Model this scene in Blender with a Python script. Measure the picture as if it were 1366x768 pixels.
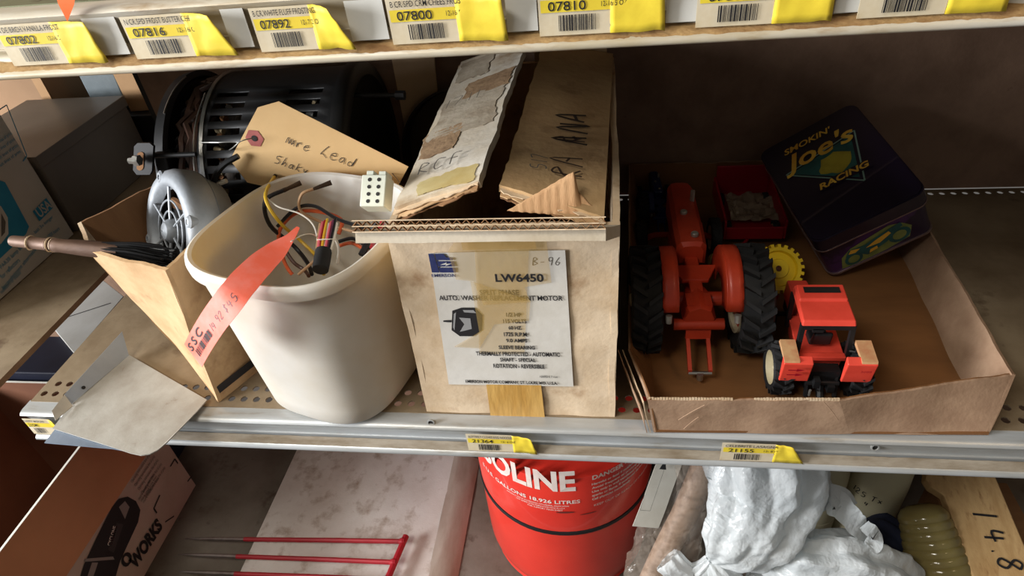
import bpy, bmesh, math, random
from mathutils import Vector as V, Matrix, noise
random.seed(7)
for _o in list(bpy.data.objects): bpy.data.objects.remove(_o)
SC = bpy.context.scene
COL = SC.collection
pi = math.pi

# ------------------------------------------------------------------ camera
F = 870.0
AX = V((0.9891, 0.1149, -0.0920)); AX.normalize()          # image right in the world
FW = V((-0.1472, 0.7692, -0.6219)); FW = (FW - AX*FW.dot(AX)).normalized()   # viewing direction
DN = FW.cross(AX)                                           # image down
CAM = V((0.1012, -0.4437, 0.5336))
cd = bpy.data.cameras.new('camera'); cam = bpy.data.objects.new('camera', cd); COL.objects.link(cam)
cd.sensor_width = 36; cd.lens = F/1366*36; cd.clip_start = 0.01
cam.matrix_world = Matrix(((AX.x, -DN.x, -FW.x, CAM.x), (AX.y, -DN.y, -FW.y, CAM.y), (AX.z, -DN.z, -FW.z, CAM.z), (0, 0, 0, 1)))
SC.camera = cam

def at(u, v, x=None, y=None, z=None):
    """point of the place seen at (u, v) lying in the plane x=, y= or z="""
    r = AX*(u-683) + DN*(v-384) + FW*F
    t = (z-CAM.z)/r.z if z is not None else ((y-CAM.y)/r.y if y is not None else (x-CAM.x)/r.x)
    return CAM + r*t

# ------------------------------------------------------------------ light
w = bpy.data.worlds.new('world'); SC.world = w; w.use_nodes = True
w.node_tree.nodes['Background'].inputs[0].default_value = (0.70, 0.66, 0.62, 1)
w.node_tree.nodes['Background'].inputs[1].default_value = 0.205
def area(name, loc, aim, size, power, col, sy=None):
    l = bpy.data.lights.new(name, 'AREA'); l.energy = power; l.color = col
    l.shape = 'RECTANGLE'; l.size = size; l.size_y = sy or size
    o = bpy.data.objects.new(name, l); COL.objects.link(o); o.location = loc
    o.rotation_euler = (V(aim)-V(loc)).to_track_quat('-Z', 'Y').to_euler()
    return o
area('daylight_door', (-2.7, -1.05, 0.72), (-0.1, 0.1, 0.05), 1.0, 168, (0.97, 0.98, 1.0), 1.1)
area('overhead_fill', (-1.0, -1.05, 2.0), (-0.1, -0.02, -0.1), 1.2, 29, (1.0, 0.95, 0.86), 0.3)  # added fill light that brightens the shelf fronts and the lower shelf
area('aisle_ceiling_lamp', (1.5, -0.75, 2.1), (0.5, 0.0, 0.2), 0.8, 6, (1.0, 0.72, 0.42), 0.3)
vs = SC.view_settings
vs.view_transform = 'Standard'; vs.look = 'None'; vs.gamma = 1; vs.exposure = 0.0
try: vs.use_curve_mapping = False
except Exception: pass

# ------------------------------------------------------------------ helpers
def lin(c):
    return tuple((x/12.92 if x <= .04045 else ((x+.055)/1.055)**2.4) for x in [k/255 for k in c]) + (1,)

def mat(name, c1, c2=None, scale=12, rough=.6, metal=0, bump=0, bscale=80, stretch=(1, 1, 1), lo=.38, hi=.66,
        c3=None, s3=40, lo3=.62, hi3=.72, trans=0, tcol=None, alpha=1, spec=.5, coat=0, rvar=0, emit=None, bdist=.002, trw=0, ior=1.45):
    m = bpy.data.materials.new(name); m.use_nodes = True
    n = m.node_tree.nodes; L = m.node_tree.links; b = n['Principled BSDF']
    b.inputs['Base Color'].default_value = lin(c1); b.inputs['Roughness'].default_value = rough
    b.inputs['Metallic'].default_value = metal; b.inputs['Specular IOR Level'].default_value = spec
    b.inputs['Coat Weight'].default_value = coat; b.inputs['Transmission Weight'].default_value = trw; b.inputs['IOR'].default_value = ior
    b.inputs['Alpha'].default_value = alpha
    tc = n.new('ShaderNodeTexCoord'); mp = n.new('ShaderNodeMapping'); mp.inputs['Scale'].default_value = stretch
    L.new(tc.outputs['Object'], mp.inputs['Vector'])
    def nz(s, lo, hi, det=7):
        t = n.new('ShaderNodeTexNoise'); t.inputs['Scale'].default_value = s; t.inputs['Detail'].default_value = det
        t.inputs['Roughness'].default_value = .62
        L.new(mp.outputs[0], t.inputs['Vector'])
        r = n.new('ShaderNodeMapRange'); r.inputs[1].default_value = lo; r.inputs[2].default_value = hi
        L.new(t.outputs[0], r.inputs[0]); return r.outputs[0]
    col = None
    if c2 is not None:
        mx = n.new('ShaderNodeMix'); mx.data_type = 'RGBA'
        mx.inputs[6].default_value = lin(c1); mx.inputs[7].default_value = lin(c2)
        f = nz(scale, lo, hi); L.new(f, mx.inputs[0]); col = mx.outputs[2]
        if rvar:
            rr = n.new('ShaderNodeMapRange'); rr.inputs[3].default_value = rough; rr.inputs[4].default_value = rough+rvar
            L.new(f, rr.inputs[0]); L.new(rr.outputs[0], b.inputs['Roughness'])
    if c3 is not None:
        mx = n.new('ShaderNodeMix'); mx.data_type = 'RGBA'
        if col: L.new(col, mx.inputs[6])
        else: mx.inputs[6].default_value = lin(c1)
        mx.inputs[7].default_value = lin(c3); L.new(nz(s3, lo3, hi3, 10), mx.inputs[0]); col = mx.outputs[2]
    if col: L.new(col, b.inputs['Base Color'])
    if bump:
        t = n.new('ShaderNodeTexNoise'); t.inputs['Scale'].default_value = bscale; t.inputs['Detail'].default_value = 5
        L.new(mp.outputs[0], t.inputs['Vector'])
        bp = n.new('ShaderNodeBump'); bp.inputs['Strength'].default_value = bump; bp.inputs['Distance'].default_value = bdist
        L.new(t.outputs[0], bp.inputs['Height']); L.new(bp.outputs[0], b.inputs['Normal'])
    if emit: 
        b.inputs['Emission Color'].default_value = lin(emit[0]); b.inputs['Emission Strength'].default_value = emit[1]
    if trans:
        tr = n.new('ShaderNodeBsdfTranslucent'); tr.inputs[0].default_value = lin(tcol or c1)
        ms = n.new('ShaderNodeMixShader'); ms.inputs[0].default_value = trans
        L.new(b.outputs[0], ms.inputs[1]); L.new(tr.outputs[0], ms.inputs[2])
        L.new(ms.outputs[0], n['Material Output'].inputs[0])
    return m

class MB:
    def __init__(s): s.v = []; s.f = []
    def add(s, vs, fs):
        k = len(s.v); s.v += [V(p) for p in vs]; s.f += [[i+k for i in f] for f in fs]; return s
    def hexa(s, p):                      # p: 4 bottom (ccw from above), 4 top
        return s.add(p, [(3, 2, 1, 0), (4, 5, 6, 7), (0, 1, 5, 4), (1, 2, 6, 5), (2, 3, 7, 6), (3, 0, 4, 7)])
    def box(s, a, b):                    # min, max
        x0, y0, z0 = a; x1, y1, z1 = b
        return s.hexa([(x0, y0, z0), (x1, y0, z0), (x1, y1, z0), (x0, y1, z0), (x0, y0, z1), (x1, y0, z1), (x1, y1, z1), (x0, y1, z1)])
    def cbox(s, c, d, M=None):
        k = len(s.v); s.box((-d[0]/2, -d[1]/2, -d[2]/2), (d[0]/2, d[1]/2, d[2]/2))
        for i in range(k, len(s.v)): s.v[i] = (M @ s.v[i] if M else s.v[i]) + V(c)
        return s
    def prism(s, poly, o, u, v, d):      # poly 2-D in frame (o,u,v), extruded along u x v by d
        o, u, v = V(o), V(u), V(v); nrm = u.cross(v).normalized()*d; n = len(poly)
        a = [o+u*p[0]+v*p[1] for p in poly]; b = [p+nrm for p in a]
        return s.add(a+b, [list(range(n))[::-1], [i+n for i in range(n)]] + [(i, (i+1) % n, (i+1) % n+n, i+n) for i in range(n)])
    def tube(s, pts, r, n=8, cap=True):
        pts = [V(p) for p in pts]; m = len(pts); rs = r if isinstance(r, (list, tuple)) else [r]*m
        t0 = (pts[1]-pts[0]).normalized(); a = t0.orthogonal().normalized(); vs = []; pt = t0
        for i, p in enumerate(pts):
            t = (pts[min(i+1, m-1)]-pts[max(i-1, 0)])
            t = t.normalized() if t.length > 1e-9 else pt
            a = pt.rotation_difference(t) @ a; a = (a-t*a.dot(t)).normalized(); b = t.cross(a); pt = t
            for k in range(n):
                g = 2*pi*k/n; vs.append(p+(a*math.cos(g)+b*math.sin(g))*rs[i])
        fs = [(i*n+k, i*n+(k+1) % n, (i+1)*n+(k+1) % n, (i+1)*n+k) for i in range(m-1) for k in range(n)]
        if cap: fs += [list(range(n))[::-1], [(m-1)*n+k for k in range(n)]]
        return s.add(vs, fs)
    def lathe(s, prof, o, axis, n=32, a0=0, a1=2*pi, cap=True):   # prof [(r, h)]
        o = V(o); ax = V(axis).normalized(); a = ax.orthogonal().normalized(); b = ax.cross(a); full = abs(a1-a0-2*pi) < 1e-6
        m = n if full else n+1; vs = []
        for r, h in prof:
            for k in range(m):
                g = a0+(a1-a0)*k/n; vs.append(o+ax*h+(a*math.cos(g)+b*math.sin(g))*r)
        fs = []
        for i in range(len(prof)-1):
            for k in range(n):
                k2 = (k+1) % m if full else k+1
                fs.append((i*m+k, i*m+k2, (i+1)*m+k2, (i+1)*m+k))
        if cap and full:
            if prof[0][0] > 1e-6: fs.append([k for k in range(m)][::-1])
            if prof[-1][0] > 1e-6: fs.append([(len(prof)-1)*m+k for k in range(m)])
        return s.add(vs, fs)
    def grid(s, fn, nu, nv, closeu=False):
        mu = nu if closeu else nu+1
        vs = [fn(i/nu, j/nv) for j in range(nv+1) for i in range(mu)]
        return s.add(vs, [(j*mu+i, j*mu+(i+1) % mu, (j+1)*mu+(i+1) % mu, (j+1)*mu+i) for j in range(nv) for i in range(nu)])
    def panel(s, p00, p10, p11, p01, t, nu=8, nv=6, amp=0, freq=20, edge=0, seed=0, edges='t'):
        """sheet with thickness t between four corners, wavy by amp, torn by edge on the named edges (t = the p01-p11 side)"""
        p00, p10, p11, p01 = V(p00), V(p10), V(p11), V(p01)
        nr = (p10-p00).cross(p01-p00).normalized()
        def f(a, b, side):
            q = p00*(1-a)*(1-b)+p10*a*(1-b)+p11*a*b+p01*(1-a)*b
            k = noise.noise(q*freq+V((seed, 0, 0)))*amp
            if edge:
                e = noise.noise(q*170+V((0, seed, 0)))*edge + noise.noise(q*40+V((0, seed, 3)))*edge*1.5
                if 't' in edges and b == 1: q = q+(p01-p00).normalized()*e
                if 'b' in edges and b == 0: q = q-(p01-p00).normalized()*e
                if 'r' in edges and a == 1: q = q+(p10-p00).normalized()*e
                if 'l' in edges and a == 0: q = q-(p10-p00).normalized()*e
            return q+nr*(k+side*t)
        k0 = len(s.v); W = nu+1
        A = [f(i/nu, j/nv, 0) for j in range(nv+1) for i in range(W)]
        B = [f(i/nu, j/nv, -1) for j in range(nv+1) for i in range(W)]
        n = len(A); fs = []
        for j in range(nv):
            for i in range(nu):
                q = (j*W+i, j*W+i+1, (j+1)*W+i+1, (j+1)*W+i)
                fs.append(q); fs.append(tuple(x+n for x in q[::-1]))
        rim = [i for i in range(W)]+[j*W+nu for j in range(1, nv+1)]+[nv*W+i for i in range(nu-1, -1, -1)]+[j*W for j in range(nv-1, 0, -1)]
        for a, b in zip(rim, rim[1:]+rim[:1]): fs.append((b, a, a+n, b+n))
        return s.add(A+B, fs)
    def ribbon(s, pts, wv, t=.0004):     # strip through pts, width vectors wv, thickness t
        pts = [V(p) for p in pts]; wv = [V(q) for q in wv]; m = len(pts); vs = []
        for i in range(m):
            tg = (pts[min(i+1, m-1)]-pts[max(i-1, 0)]).normalized(); nr = tg.cross(wv[i]).normalized()*t
            vs += [pts[i]-wv[i]/2, pts[i]+wv[i]/2, pts[i]+wv[i]/2-nr, pts[i]-wv[i]/2-nr]
        fs = [(0, 1, 2, 3), ((m-1)*4+3, (m-1)*4+2, (m-1)*4+1, (m-1)*4)]
        for i in range(m-1):
            for k in range(4): fs.append((i*4+k, (i+1)*4+k, (i+1)*4+(k+1) % 4, i*4+(k+1) % 4))
        return s.add(vs, fs)
    def move(s, M):
        s.v = [M @ p for p in s.v]; return s

WM = {}
def tag(o, label, cat, group=None, kind=None):
    if label: o['label'] = label
    if cat: o['category'] = cat
    if group: o['group'] = group
    if kind: o['kind'] = kind
    return o
def thing(name, label, cat, loc=(0, 0, 0), M=None, group=None):
    o = bpy.data.objects.new(name, None); COL.objects.link(o); o.empty_display_size = .02
    m = Matrix.Translation(V(loc)) @ (M.to_4x4() if M else Matrix.Identity(4)); o.matrix_world = m; WM[o.name] = m
    return tag(o, label, cat, group)
def mesh_of(name, mb, m, smooth, angle):
    me = bpy.data.meshes.new(name); me.from_pydata([tuple(p) for p in mb.v], [], mb.f); me.validate()
    bm = bmesh.new(); bm.from_mesh(me); bmesh.ops.recalc_face_normals(bm, faces=bm.faces) if len(bm.faces) < 60000 else None
    bm.to_mesh(me); bm.free()
    if m: me.materials.append(m)
    if smooth:
        me.polygons.foreach_set('use_smooth', [True]*len(me.polygons))
        me.set_sharp_from_angle(angle=math.radians(angle))
    return me
def part(name, mb, m, parent, smooth=True, angle=35, local=False, bevel=0, label=None, kind=None, subsurf=0):
    if parent is not None and not local:
        inv = WM[parent.name].inverted(); mb.v = [inv @ p for p in mb.v]
    o = bpy.data.objects.new(name, mesh_of(name, mb, m, smooth, angle)); COL.objects.link(o)
    o.parent = parent
    WM[o.name] = WM[parent.name]
    if bevel: b = o.modifiers.new('bevel', 'BEVEL'); b.width = bevel; b.segments = 2; b.limit_method = 'ANGLE'
    if subsurf: b = o.modifiers.new('sub', 'SUBSURF'); b.levels = b.render_levels = subsurf
    if label: o['label'] = label
    if kind: o['kind'] = kind
    return o
def solo(name, mb, m, label, cat, loc=(0, 0, 0), smooth=True, angle=35, bevel=0, group=None, kind=None, subsurf=0):
    mb.v = [p-V(loc) for p in mb.v]
    o = bpy.data.objects.new(name, mesh_of(name, mb, m, smooth, angle)); COL.objects.link(o); o.location = loc
    WM[o.name] = Matrix.Translation(V(loc))
    if bevel: b = o.modifiers.new('bevel', 'BEVEL'); b.width = bevel; b.segments = 2; b.limit_method = 'ANGLE'
    if subsurf: b = o.modifiers.new('sub', 'SUBSURF'); b.levels = b.render_levels = subsurf
    return tag(o, label, cat, group, kind)

def frame(o, u, v, eps=.0004):
    """flat print surface: (x, y) in metres -> point just proud of the plane"""
    o, u, v = V(o), V(u).normalized(), V(v); v = (v-u*v.dot(u)).normalized(); n = u.cross(v)*eps
    return lambda x, y, k=1.0: o+u*x+v*y+n*k
def text(s, fm, x, y, m, parent, w=None, h=None, bold=0, shear=0, align='l', name='lettering', local=False, sp=1, layer=2.0):
    cu = bpy.data.curves.new('txt', 'FONT'); cu.body = s; cu.size = 1; cu.offset = bold; cu.shear = shear; cu.space_character = sp; cu.resolution_u = 3
    ob = bpy.data.objects.new('txt', cu); me = bpy.data.meshes.new_from_object(ob)
    bpy.data.objects.remove(ob); bpy.data.curves.remove(cu)
    vs = [p.co.copy() for p in me.vertices]; fs = [list(p.vertices) for p in me.polygons]; bpy.data.meshes.remove(me)
    if not vs: return None
    x0 = min(p.x for p in vs); x1 = max(p.x for p in vs); y0 = min(p.y for p in vs); y1 = max(p.y for p in vs)
    sx = w/(x1-x0) if w else None; sy = h/(y1-y0) if h else None
    sx = sx or sy; sy = sy or sx
    off = {'l': 0, 'c': .5, 'r': 1}[align]*(x1-x0)*sx
    mb = MB(); mb.add([fm((p.x-x0)*sx-off+x, (p.y-y0)*sy+y, layer) for p in vs], fs)
    return part(name, mb, m, parent, smooth=False, local=local)
def polyprint(polys, fm, m, parent, name='print', local=False, layer=1.5):
    mb = MB()
    for p in polys: mb.add([fm(a, b, layer) for a, b in p], [list(range(len(p)))])
    return part(name, mb, m, parent, smooth=False, local=local)
def rect(x, y, w, h): return [(x, y), (x+w, y), (x+w, y+h), (x, y+h)]
def barcode(x, y, w, h, n=22, seed=1):
    r = random.Random(seed); out = []; p = 0; c = w/n/2.4
    while p < w:
        bw = c*r.choice([1, 1, 2, 3]); out.append(rect(x+p, y, min(bw, w-p), h)); p += bw+c*r.choice([1, 1, 2])
    return out
# single-stroke handwriting
GL = {'m': [[(0, 0), (.12, .7), (.25, .6), (.42, .05), (.5, .55), (.65, .65), (.8, .05), (.9, .5), (1.02, .6), (1.15, 0)]], 'r': [[(.1, .6), (.15, 0), (.2, .4), (.5, .65), (.65, .5)]],
 'e': [[(0, .35), (.6, .4), (.5, .65), (.15, .5), (.1, .1), (.4, -.05), (.75, .15)]], 'L': [[(.5, 1.1), (.15, .6), (0, .1), (.2, .15), (.7, -.1)]],
 'a': [[(.6, .5), (.2, .5), (.05, .1), (.4, .05), (.6, .5), (.7, 0)]], 'd': [[(.5, .35), (.2, .4), (.1, .05), (.5, .1), (.75, 1.0), (.6, 0)]],
 'S': [[(.7, 1), (.2, .9), (.15, .65), (.6, .45), (.5, .05), (0, 0)]], 'h': [[(.3, 1.1), (.05, 0), (.3, .5), (.55, .4), (.6, 0)]],
 'k': [[(.2, 1), (.1, 0)], [(.7, .7), (.15, .35), (.7, 0)]], 'y': [[(.1, .6), (.3, .2), (.6, .6)], [(.6, .6), (.3, -.3)]],
 '1': [[(.3, 1), (.25, 0)]], '2': [[(.1, .8), (.4, 1), (.6, .7), (.1, 0), (.7, .05)]], '5': [[(.6, 1), (.2, .95), (.15, .6), (.6, .5), (.5, .05), (.1, 0)]],
 '4': [[(.2, .9), (.1, .4), (.7, .4)], [(.5, .8), (.45, 0)]], 'T': [[(0, 1), (.7, 1)], [(.35, 1), (.35, 0)]], 'x': [[(.1, .6), (.6, 0)], [(.6, .6), (.1, 0)]],
 '8': [[(.6, .85), (.3, 1), (.1, .75), (.6, .3), (.35, 0), (.1, .25), (.6, .85)]], 'B': [[(.1, 0), (.1, 1), (.6, .8), (.15, .5), (.65, .25), (.1, 0)]],
 '-': [[(.1, .4), (.6, .4)]], '9': [[(.6, .6), (.2, .55), (.2, .95), (.6, .9), (.55, 0)]], '6': [[(.5, 1), (.1, .3), (.4, 0), (.6, .3), (.2, .4)]],
 '.': [[(.2, 0), (.3, .02)]], 'N': [[(.1, 0), (.15, 1), (.6, 0), (.65, 1)]], 'A': [[(0, 0), (.35, 1), (.7, 0)], [(.15, .4), (.55, .4)]], 'R': [[(.1, 0), (.1, 1), (.6, .8), (.1, .5), (.65, 0)]],
 'C': [[(.65, .9), (.2, 1), (.05, .4), (.3, 0), (.65, .1)]], 'F': [[(.1, 0), (.15, 1), (.7, 1)], [(.12, .55), (.55, .55)]], '7': [[(.1, 1), (.65, 1), (.3, 0)]], '$': [[(.65, .85), (.15, .8), (.6, .3), (.05, .15)], [(.35, 1.1), (.35, -.1)]],
 ' ': []}
def script(s, fm, x, y, h, m, parent, wd=.0008, slant=.2, jit=.05, name='handwriting', local=False, seed=3, rise=0):
    r = random.Random(seed); mb = MB(); cx = x
    for i, ch in enumerate(s):
        for st in GL.get(ch, []):
            ps = [V((cx+(a+slant*b)*h*.8+r.uniform(-jit, jit)*h*.5, y+rise*(cx-x)+b*h+r.uniform(-jit, jit)*h*.5, 0)) for a, b in st]
            q = []
            for k in range(len(ps)-1):      # Catmull-Rom
                p0, p1, p2, p3 = ps[max(k-1, 0)], ps[k], ps[k+1], ps[min(k+2, len(ps)-1)]
                for t in (0, .25, .5, .75):
                    q.append(.5*((2*p1)+(p2-p0)*t+(2*p0-5*p1+4*p2-p3)*t*t+(3*p1-p0-3*p2+p3)*t**3))
            q.append(ps[-1]); vs = []; fs = []
            for k, p in enumerate(q):
                d = (q[min(k+1, len(q)-1)]-q[max(k-1, 0)]); d = d.normalized() if d.length > 1e-9 else V((1, 0, 0))
                nn = V((-d.y, d.x, 0))*wd/2
                vs += [fm(p.x+nn.x, p.y+nn.y, 2), fm(p.x-nn.x, p.y-nn.y, 2)]
            for k in range(len(q)-1): fs.append((2*k, 2*k+1, 2*k+3, 2*k+2))
            mb.add(vs, fs)
        cx += h*.8*(.55 if ch in '1. ' else 1.35 if ch == 'm' else 1.0)
    return part(name, mb, m, parent, smooth=False, local=local)
def curve(pts, n=6):
    pts = [V(p) for p in pts]; q = []
    for k in range(len(pts)-1):
        p0, p1, p2, p3 = pts[max(k-1, 0)], pts[k], pts[k+1], pts[min(k+2, len(pts)-1)]
        for i in range(n):
            t = i/n; q.append(.5*((2*p1)+(p2-p0)*t+(2*p0-5*p1+4*p2-p3)*t*t+(3*p1-p0-3*p2+p3)*t**3))
    return q+[pts[-1]]
X, Y, Z = V((1, 0, 0)), V((0, 1, 0)), V((0, 0, 1))
# ------------------------------------------------------------------ materials
M_deck = mat('deck_enamel', (144, 128, 104), (104, 86, 64), 7, .5, .1, .12, 120, c3=(74, 52, 36), s3=16, lo3=.60, hi3=.74)
M_deckup = mat('upper_deck_enamel', (118, 122, 92), (84, 88, 62), 9, .45, .2, .1, 100, c3=(60, 50, 34), s3=30)
M_rail = mat('rail_enamel', (184, 188, 190), (160, 160, 156), 30, .34, .3, .1, 160, stretch=(.2, 1, 1), c3=(140, 130, 114), s3=60, lo3=.60, hi3=.76)
M_railup = mat('upper_rail_enamel', (208, 202, 188), (180, 166, 136), 30, .42, .1, .1, 160, stretch=(.25, 1, 1), c3=(146, 116, 76), s3=40, lo3=.55, hi3=.70)
M_dirt = mat('greasy_dust', (172, 140, 92), (126, 92, 54), 90, .9, 0, .6, 300, stretch=(.4, 1, 1))
M_wall = mat('brown_hardboard', (136, 108, 88), (112, 86, 68), 12, .75, 0, .15, 200, c3=(92, 68, 52), s3=90, lo3=.66, hi3=.8)
M_dark = mat('dark_steel', (40, 38, 36), (28, 26, 25), 20, .6, .3)
M_lowdeck = mat('low_deck_steel', (120, 112, 102), (92, 82, 70), 6, .6, .1, .2, 120, c3=(70, 50, 38), s3=14, lo3=.58, hi3=.7)
M_floor = mat('concrete_floor', (96, 92, 88), (74, 70, 66), 4, .8)
M_card = mat('kraft_cardboard', (204, 170, 128), (184, 148, 106), 24, .8, 0, .2, 160, c3=(150, 114, 78), s3=16, lo3=.56, hi3=.72)
M_cardpale = mat('pale_cardboard', (220, 198, 168), (198, 172, 138), 22, .8, 0, .22, 150, c3=(160, 126, 92), s3=18, lo3=.56, hi3=.72)
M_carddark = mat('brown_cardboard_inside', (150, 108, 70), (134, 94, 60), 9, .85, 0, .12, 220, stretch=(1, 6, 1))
M_tray = mat('tray_cardboard', (166, 136, 110), (144, 114, 90), 26, .8, 0, .2, 200, c3=(190, 154, 124), s3=22, lo3=.64, hi3=.76)
M_trayin = mat('tray_inside', (126, 84, 46), (110, 72, 38), 6, .72, 0, .1, 200, stretch=(1, 4, 1))
M_flute = mat('corrugated_edge', (150, 112, 76), (112, 78, 50), 60, .9)
M_white = mat('white_enamel', (222, 222, 216), (204, 202, 194), 8, .45, 0, .05)
M_paper = mat('white_paper', (226, 222, 210), (208, 202, 188), 14, .7, 0, .1, 90)
M_tagp = mat('aged_tag_paper', (212, 200, 174), (198, 180, 144), 30, .7, 0, .1, 90, c3=(176, 146, 100), s3=60, lo3=.62, hi3=.76)
M_yellow = mat('yellow_tag_paper', (230, 206, 60), (212, 182, 50), 20, .55, 0, .1, 90)
M_ink = mat('black_ink', (34, 32, 34), None, rough=.6)
M_inkg = mat('faded_ink', (96, 90, 82), None, rough=.7)
M_blueink = mat('navy_ink', (36, 44, 92), (50, 58, 104), 90, .6)
M_tape = mat('packing_tape', (206, 164, 92), (188, 142, 70), 18, .28, 0, .35, 60, stretch=(3, 1, .6), coat=.3)
M_tapeclear = mat('yellowed_tape', (216, 184, 112), (204, 166, 86), 16, .3, 0, .4, 70, alpha=.30, coat=.3)
M_black = mat('black_paint', (24, 24, 25), (16, 16, 17), 20, .5, .0)
M_blackr = mat('black_rubber', (27, 27, 28), (20, 20, 21), 30, .75)
M_steel = mat('bright_steel', (190, 190, 186), (160, 158, 152), 30, .3, .9)
M_grey = mat('cast_grey_paint', (166, 172, 178), (148, 152, 156), 16, .5, .2, .2, 200)
M_rust = mat('rusty_shaft', (118, 92, 76), (84, 62, 50), 30, .55, .3, .3, 120, stretch=(.3, 1, 1))

# ------------------------------------------------------------------ structure
ZL = -.66                                     # lower shelf height
UP = .433                                     # upper shelf height
solo('wall_back', MB().box((-.60, .447, .0), (1.3, .462, 1.0)).box((-.60, .447, -.9), (1.3, .462, -.055)).box((-1.7, .86, -.9), (-.60, .875, 1.0)), M_wall, None, None, kind='structure', smooth=False)
solo('floor', MB().box((-3, -3, -.92), (3, 1.2, -.86)), M_floor, None, None, kind='structure', smooth=False)

def holed_deck(mb, x0, x1, y0, y1, z, rows, pitch, r, sq=1.0):
    """sheet with rows of punched holes; rows = [(y, offset)]"""
    ys = y0; t = .0016
    for yc, off in sorted(rows):
        a, b = yc-pitch*.5, yc+pitch*.5
        if a > ys+1e-6: mb.box((x0, ys, z-t), (x1, a, z))
        nx = int((x1-x0-off)/pitch)
        if off: mb.box((x0, a, z-t), (x0+off, b, z))
        xe = x0+off+nx*pitch
        mb.box((xe, a, z-t), (x1, b, z))
        for i in range(nx):
            cx = x0+off+(i+.5)*pitch; h = pitch/2
            out = [(h, 0), (h, h), (0, h), (-h, h), (-h, 0), (-h, -h), (0, -h), (h, -h)]
            inn = [(r*math.cos(k*pi/4)*sq, r*math.sin(k*pi/4)) for k in range(8)]
            vs = [(cx+p[0], yc+p[1], z) for p in out]+[(cx+p[0], yc+p[1], z) for p in inn]+[(cx+p[0], yc+p[1], z-t) for p in inn]
            fs = [(k, (k+1) % 8, (k+1) % 8+8, k+8) for k in range(8)]+[(k+8, (k+1) % 8+8, (k+1) % 8+16, k+16) for k in range(8)]
            mb.add(vs, fs)
        ys = b
    mb.box((x0, ys, z-t), (x1, y1, z))
    return mb
def sweep(prof, x0, x1, t, nx=1):
    """bent sheet: open profile [(y, z)] swept along x with thickness t"""
    ps = [V((0, a, b)) for a, b in prof]; m = len(ps); inn = []
    for i in range(m):
        d = (ps[min(i+1, m-1)]-ps[max(i-1, 0)]).normalized(); inn.append(ps[i]+V((0, -d.z, d.y))*t)
    loop = ps+inn[::-1]; n = len(loop); mb = MB()
    vs = [p+X*x0 for p in loop]+[p+X*x1 for p in loop]
    return mb.add(vs, [(i, (i+1) % n, (i+1) % n+n, i+n) for i in range(n)]+[(i, i+1, n-2-i, n-1-i) for i in range(m-1)]+[(n+n-1-i, n+n-2-i, n+i+1, n+i) for i in range(m-1)])
RAIL = [(.004, -.0008), (-.010, -.0008), (-.0145, -.002), (-.0165, -.0045), (-.0150, -.0075), (-.0115, -.012), (-.0092, -.018), (-.0088, -.024), (-.0088, -.0262), (-.0104, -.0266), (-.0106, -.028), (-.0098, -.029), (-.0108, -.034), (-.0128, -.0375), (-.0165, -.0395), (-.0195, -.0415), (-.0200, -.0440), (-.0185, -.0455), (-.0165, -.0450)]
def metal_shelf(label, z, x0, x1, rows, md, mr, y1=.444, dirt=None, pitch=.0152, r=.0043, sq=1.0):
    t = thing('metal_shelf', label, 'shelf', (x0, 0, z))
    part('deck', holed_deck(MB(), x0, x1, .002, y1, z, rows, pitch, r, sq), md, t, smooth=False)
    part('side_flange', MB().box((x0-.0015, .002, z-.035), (x0, y1, z)), md, t, smooth=False)
    rl = part('price_rail', sweep([(a, b+z) for a, b in RAIL], x0-.004, x1, .0014), mr, t, angle=60)
    return t, rl
shelf_mid, rail_mid = metal_shelf('middle metal shelf with perforated deck and pale price rail, carrying the motor box and bucket', 0, -.577, 1.0,
    [(.0145, 0), (.0305, .0076), (.4335, .0036)], M_deck, M_rail)
for u, v in ((575, 563), (1167, 596)):                       # punched dimples in the price rail
    p = at(u, v, y=-.0105); d = V((0, -1, .25)).normalized()
    part('rail_eyelet', MB().lathe([(.0042, 0), (.0042, .0014), (.0028, .0016), (.0026, -.002)], p, d, 16, cap=False), M_rail, shelf_mid)
    part('rail_hole', MB().lathe([(.0001, .0005), (.0027, .0005)], p, d, 12, cap=False), M_dark, shelf_mid)
shelf_up, rail_up = metal_shelf('upper metal shelf with greenish deck and grimy price rail full of yellow tags', UP, -1.5, 1.0,
    [(.03, 0), (.06, .008), (.09, 0), (.12, .008)], M_deckup, M_railup, pitch=.024, r=.0052, sq=1.7)
# grease caught along the lower bend of the upper price rail
part('bend_strip', MB().grid(lambda a, b: V((-.75+1.75*a, -.0118-.0062*b, UP-.0345-.0062*b)) + V((0, -.0006*abs(noise.noise(V((a*400, b*5, 0)))), .0022*noise.noise(V((a*90, 1, 0)))*(1-b))), 500, 2), M_dirt, shelf_up)
M_bend = mat('rail_grey_brown', (150, 140, 124), (118, 104, 84), 70, .85, 0, .3, 250, stretch=(.3, 1, 1))  # grey-brown strip, darker than the rail, along its lower bend
part('bend_strip', MB().grid(lambda a, b: V((-.58+1.58*a, -.0112-.0052*b, -.0300-.0088*b)) + V((0, -.0004*abs(noise.noise(V((a*300, b*5, 0)))), .0006*noise.noise(V((a*90, 1, 0)))*(1-b))), 400, 3), M_bend, shelf_mid)
metal_shelf('lower metal shelf deck under the red gasoline can, speckled with rust', ZL, -1.45, 1.0, [(.4345, 0)], M_lowdeck, M_rail)
t_ = thing('metal_shelf', 'worn beige shelf deck of the neighbouring bay at far left under the cartons', 'shelf', (-1.5, 0, 0))
part('deck', MB().box((-1.5, .002, -.0016), (-.648, .80, 0)), M_deck, t_, smooth=False)
part('side_flange', MB().box((-.648, .002, -.008), (-.6465, .80, 0)), M_deck, t_, smooth=False)
part('price_rail', sweep(RAIL, -1.5, -.648, .0014), M_rail, t_, angle=60)
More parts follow.
